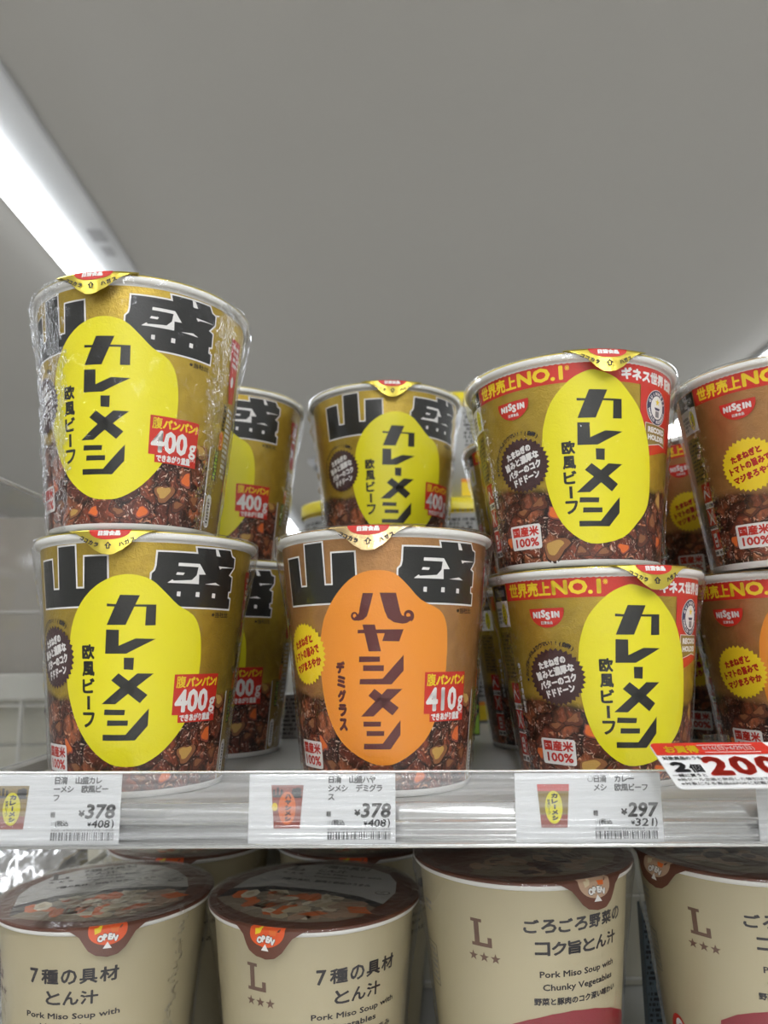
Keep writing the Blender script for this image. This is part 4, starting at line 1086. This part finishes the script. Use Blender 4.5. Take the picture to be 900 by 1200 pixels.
# side rails of the wire basket on the lower shelf, far left
bas = empty('wire_basket', (-.2, .1, -.09), 0, 'bright wire basket side at the far left of the lower shelf', 'basket')
BL = (-.2, .1, -.09)
for z, r in ((-.078, .0022), (-.090, .0016), (-.125, .0016), (-.160, .0016)):
    C_(MB().tube([(-.205, .0, z), (-.205, .33, z - .010)], r).build('rail', M_chrome), bas, BL)
for i in range(8):
    y = .02 + i * .042
    C_(MB().tube([(-.2052, y, -.079 - .03 * y), (-.2052, y, -.172)], .0013, 8).build('upright', M_chrome), bas, BL)
def pouch(name, loc, w, h, d, mat, label, cat, rz=0, prints=None):
    rd = random.Random(hash(label) % 99 if False else len(label)); t = empty(name, loc, rz, label, cat)
    n, m = 22, 26; v = []; f = []
    for s in (-1, 1):
        for j in range(m + 1):
            for i in range(n + 1):
                x = i / n * 2 - 1; z = j / m
                b = max(0, (1 - x ** 4)) * max(0, 1 - (2 * z - 1) ** 6)
                y = s * (d * .5 * b + .0012 * math.sin(9 * x + 14 * z + s) * b + .0009 * math.sin(23 * x * z + 8 * z) * b)
                v.append((x * w / 2 * (1 - .04 * math.sin(7 * z)), y, z * h))
    c = (n + 1) * (m + 1)
    for s in (0, 1):
        for j in range(m):
            for i in range(n):
                a = s * c + j * (n + 1) + i; q = (a, a + 1, a + n + 2, a + n + 1); f.append(q if s == 0 else q[::-1])
    link('bag', mesh(v, f, True), [mat], t)
    MB().box(-w / 2, w / 2, -.0006, .0006, h - .001, h + .008).build('top_seal', mat, t)
    if prints:
        def wrap(u, v_, dd):
            P = np.stack([u / 1000, -(d * .5 + .0016) * (1 - (u / 1000 / (w / 2)) ** 4 * .9) - dd, v_ / 1000], 1)
            return P, np.tile([0, -1., 0], (len(u), 1))
        build_art('print', prints, wrap, t, 3.)
    return t
a = Art(); a.marks(-28, 20, 28, 80, 'card', 1, 12, 3, .45, .75, 2.2)
pouch('food_pouch', (-.262, .10, LOW), .085, .088, .04, plain('black_print_film', (.03, .03, .035), .25, var=.3), 'black pouch with small white print behind the basket rails at far left', 'pouch', .25, a)
pouch('food_pouch', (-.262, .20, LOW), .09, .115, .045, plain('crumpled_silver_film', (.65, .65, .66), .22, .9, bump=(60, .8, .004)), 'crumpled silver pouch behind the black one at the far left', 'pouch', .1)

# ------------------------------------------------------------ price cards
def mini_cup(a, cx, cy, w, h, kind):
    b = w * .40
    g = 'bronze' if kind == 'hay' else 'ccream'
    a.poly([(cx - b, cy - h / 2), (cx + b, cy - h / 2), (cx + w / 2, cy + h / 2), (cx - w / 2, cy + h / 2)], 'mustard' if kind != 'hay' else 'photo_red', 1)
    a.poly([(cx - b, cy - h / 2), (cx + b, cy - h / 2), (cx + b * 1.07, cy - h * .2), (cx - b * 1.07, cy - h * .2)], 'photo_red', 2)
    if kind == 'small': a.poly([(cx - w * .49, cy + h * .34), (cx + w * .49, cy + h * .34), (cx + w / 2, cy + h / 2), (cx - w / 2, cy + h / 2)], 'red', 2)
    else: a.text('山', cx - w * .45, cy + h * .2, cx - w * .14, cy + h * .45, 'ink', 3, .3); a.text('盛', cx + w * .12, cy + h * .2, cx + w * .45, cy + h * .45, 'ink', 3, .3)
    a.ell(cx, cy - h * .03, w * .27, h * .38, 'carrot' if kind == 'hay' else 'yellow', 4)
    a.vtext('ハヤシメシ' if kind == 'hay' else 'カレーメシ', cx + w * .03, cy + h * .30, cy - h * .34, w * .2, 'maroon' if kind == 'hay' else 'ink', 5, .18)
    a.vtext('欧風ビーフ', cx - w * .15, cy + h * .16, cy - h * .2, w * .09, 'ink', 5, .03) if kind != 'hay' else a.ell(cx - w * .38, cy, w * .09, w * .12, 'banner_yellow', 5)
def card(x0, lines, price, tax, num, kind, label, ring=False, w=59.0, z=-.0012):
    t = empty('price_card', (x0 + w / 2000, -.0588, z - TILT * (x0 + w / 2000)), 0, label, 'price card', 'price cards in the rail')
    t.rotation_euler = (0, TILT, 0)
    MB().box(-w / 2000, w / 2000, 0, .0004, -.0136, .0134).build('paper', INK['card'], t)
    if not lines: return t
    a = Art(); q = -w / 2; ox = lambda x: q + x; oz = lambda zz: zz + 1.2
    mini_cup(a, ox(15.4), oz(-.4), 13, 16.6, kind)
    for i, ln in enumerate(lines):
        zt = 11.2 - 3.3 * i
        x = ox(31.8)
        for ch in ln:
            if ch == '　': x += 3.1; continue
            a.em(ch, x + 1.3, oz(zt - 1.25), 3.0, 'cardblack', 2, .11, nb=4); x += 2.72
    if ring: a.ell(ox(30.6), oz(9.9), 1.2, 1.25, 'greyink', 1, 20); a.ell(ox(30.6), oz(9.9), .85, .9, 'card', 2, 20)
    a.text('軽', ox(31.2), oz(-4.3), ox(33.2), oz(-2.1), 'cardblack', 2, .06)
    a.text('¥', ox(42.4), oz(-4.0), ox(44.9), oz(-1.5), 'cardblack', 2, .16)
    a.text(price, ox(45.3), oz(-4.8), ox(57.2), oz(.9), 'cardblack', 2, .27, shear=.14)
    a.text('27', ox(31.6), oz(-7.2), ox(33.0), oz(-6.0), 'greyink', 2)
    a.text('(税込', ox(33.3), oz(-7.9), ox(38.6), oz(-5.3), 'cardblack', 2, .05)
    a.text('¥', ox(46.2), oz(-7.6), ox(47.7), oz(-6.1), 'cardblack', 2, .1)
    a.text(tax, ox(47.9), oz(-8.2), ox(55.2), oz(-5.2), 'cardblack', 2, .08, shear=.12)
    a.text(')', ox(55.8), oz(-8.5), ox(56.8), oz(-5.0), 'cardblack', 2, .1)
    a.text(num, ox(31.8), oz(-9.5), ox(57.0), oz(-8.6), 'greyink', 2)
    a.bars(ox(31.7), oz(-13.0), ox(57.0), oz(-9.9), 'cardblack', 2, len(num) + int(price))
    def wrap(u, v, d): return np.stack([u / 1000, -d, v / 1000], 1), np.tile([0, -1., 0], (len(u), 1))
    build_art('card_print', a, wrap, t, 0)
    return t
card(-.1655, ['日清　山盛カレ', 'ーメシ　欧風ビー', 'フ'], '378', '408', '020  4902105940778  -020', 'big', 'white price card showing 378 under the leftmost stack')
card(-.0548, ['日清　山盛ハヤ', 'シメシ　デミグラ', 'ス'], '378', '408', '020  4902105940785  -030', 'hay', 'white price card showing 378 under the bronze cup with orange oval')
card(.0525, ['日清　カレー', 'メシ　欧風ビーフ'], '297', '321', '020  4902105940464  -030', 'small', 'white price card showing 297 under the right of centre stack', True)
card(.1500, None, '', '', '', '', 'white price card at the right frame edge, only its left border showing')

# red and white sale tag tilted out in front of the rail
tagt = empty('sale_tag', (.104, -.070, .0240), 0, 'red and white sale tag reading 200, leaning out in front of the rail at right', 'sale tag')
dn = Vector((0, -.019, -.0112)).normalized(); nn = Vector((1, 0, 0)).cross(-dn).normalized()
if nn.y > 0: nn = -nn
def tagwrap(u, v, d):
    u2 = u - .09 * v
    P = np.stack([u2 / 1000 + nn.x * d, -v / 1000 * dn.y + nn.y * d, -v / 1000 * dn.z + nn.z * d], 1)
    return P, np.tile([nn.x, nn.y, nn.z], (len(u), 1))
W_, H_ = 84., 25.4
pts = []
for cx, cy, a0 in ((W_ - 2, -2, 0), (2, -2, 90), (2, -H_ + 2, 180), (W_ - 2, -H_ + 2, 270)):
    for k in range(5): a_ = R_(a0 + 90 * k / 4); pts.append((cx + 2 * math.cos(a_), cy + 2 * math.sin(a_)))
P0, _n = tagwrap(np.array([p[0] for p in pts]), np.array([p[1] for p in pts]), np.zeros(len(pts)))
P1 = P0 - np.array(nn) * .0005
n = len(pts)
me = mesh(list(P0) + list(P1), [tuple(range(n)), tuple(range(2 * n - 1, n - 1, -1))] + [(i, n + i, n + (i + 1) % n, (i + 1) % n) for i in range(n)])
link('board', me, [INK['card']], tagt)
a = Art()
a.poly([(.2, -1.8), (.6, -.8), (1.8, -.2), (44.6, -.2), (46.8, -7.4), (.2, -7.4)], 'red', 1)
a.text('お買得', 4.4, -6.3, 17.6, -1.9, 'banner_yellow', 2, .20)
a.text('6/16(日)▸6/29(日)', 19.4, -5.3, 39.6, -2.3, 'white', 2, .06); a.rect(18, -1.9, 39.6, -1.6, 'white', 2); a.rect(19.4, -6.2, 41, -5.9, 'white', 2)
a.text('対象商品のうち', 1.4, -10.3, 16.4, -8.2, 'cardblack', 2, .06)
a.text('2', 2.6, -17.2, 8.9, -11.3, 'cardblack', 2, .55); a.text('個', 9.0, -17.4, 14.0, -12.7, 'cardblack', 2, .14)
for ch, x in zip('200', (15.4, 25.0, 34.8)): a.text(ch, x, -19.2, x + 9.2, -8.4, 'red', 2, .75, nb=12)
a.text('一緒に買うと', 1.0, -19.8, 13.6, -18.0, 'cardblack', 2, .06)
a.text('※他セール企画と併用した値引はできません', 1.6, -22.0, 44, -20.3, 'cardblack', 2, .03)
a.text('※対象になる商品はPOPに記載している', 2.0, -24.2, 42, -22.5, 'cardblack', 2, .03)
build_art('tag_print', a, tagwrap, tagt, 0, lift=.0002)
MB().bevbox(.026, .036, -.0008, .0105, -.0115, -.0105, .0003).bevbox(.026, .036, .0085, .0105, -.0115, .002, .0003).build('clip', M_film_clear, tagt)

# ------------------------------------------------------------ goods far back on the shelf
M_yel = plain('yellow_lid_film', (.80, .66, .03), .3, bump=(160, .5, .0012))
M_gpr = plain('grey_carton', (.42, .42, .42), .5)
def make_back_cup():
    t = empty('noodle_cup'); R, h, rb = .046, .0925, .036; rt = R - .0015
    link('printed_sleeve', lathe([(0, 0), (rb, 0), (rb + (rt - rb) * .5, h / 2), (rt, h - .002)], 64), [plain('pale_grey_print', (.45, .45, .44), .45)], t)
    link('rim', lathe([(rt - .0004, h - .003), (R, h - .002), (R, h - .0006), (R - .0014, h)], 64), [M_paper], t)
    link('lid', lathe([(R + .0002, h - .010), (R + .0004, h - .0004), (R - .001, h + .0004), (0, h + .0005)], 64), [M_yel], t)
    a = Art()
    a.rect(-100, 80, 100, 86, 'banner_yellow', 1); a.rect(-100, 2, 100, 14, 'banner_yellow', 1); a.rect(-100, 14, 100, 17, 'orange', 1)
    a.marks(-96, 20, 96, 76, 'ink', 2, 16, 8, .35, .62, 2.2)
    build_art('print', a, cone_wrap(rb, rt, h), t, 2.5)
    return t
bc = None
for x, y, lv, lab in ((-.026, .288, 0, 'yellow lidded cup far back on the shelf, bottom of the pair behind the centre cups'),
                      (-.026, .288, 1, 'yellow lidded cup far back, top of the pair, peeking left of the upper centre cup'),
                      (.072, .288, 0, 'yellow lidded cup far back, lowest of three behind the gap right of centre'),
                      (.072, .288, 1, 'yellow lidded cup far back, middle of three behind the gap right of centre'),
                      (.072, .288, 2, 'yellow lidded cup far back, top of three behind the gap right of centre')):
    if bc is None: bc = make_back_cup(); o = bc
    else: o = copy_tree(bc)
    o.location = (x, y, lv * .0934); o.rotation_euler = (0, 0, .7 * lv + x * 9); tag(o, lab, 'cup', 'yellow lidded cups at the back of the shelf')
t = empty('small_carton', (-.0675, .178, 0), .1, 'small grey carton with tiny print on the shelf, left of the bronze cup', 'carton')
MB().bevbox(-.012, .012, -.012, .012, 0, .030, .0006).build('carton_body', M_gpr, t)
a = Art(); a.marks(-11, 2, 11, 28, 'ink', 1, 9, 2, .4, .7)
def wr(u, v, d): return np.stack([u / 1000, -.012 - d, v / 1000], 1), np.tile([0, -1., 0], (len(u), 1))
build_art('carton_print', a, wr, t, 0)
t = empty('small_carton', (.0560, .182, 0), -.1, 'small black and green carton on the shelf, right of the bronze cup', 'carton')
MB().bevbox(-.013, .013, -.010, .010, 0, .030, .0006).build('carton_body', plain('black_carton', (.02, .02, .02), .4), t)
a = Art(); a.poly([(-2, 1), (12.5, 1), (12.5, 20), (8, 24), (3, 14)], 'green', 1); a.poly([(3, 1), (6, 1), (12.5, 16), (12.5, 20)], 'black', 2)
def wr2(u, v, d): return np.stack([u / 1000, -.010 - d, v / 1000], 1), np.tile([0, -1., 0], (len(u), 1))
build_art('carton_print', a, wr2, t, 0)
t = empty('tall_carton', (.1635, .128, LOW), .0, 'tall narrow dark blue carton on the lower shelf between the two tall soup cups', 'carton')
MB().bevbox(-.005, .005, -.004, .004, 0, .094, .0006).build('carton_body', plain('dark_blue_carton', (.16, .21, .26), .4), t)
a = Art(); a.marks(-4, 4, 4, 92, 'ink', 1, 30, 2, .4, .6)
def wr3(u, v, d): return np.stack([u / 1000, -.004 - d, v / 1000], 1), np.tile([0, -1., 0], (len(u), 1))
build_art('carton_print', a, wr3, t, 0)
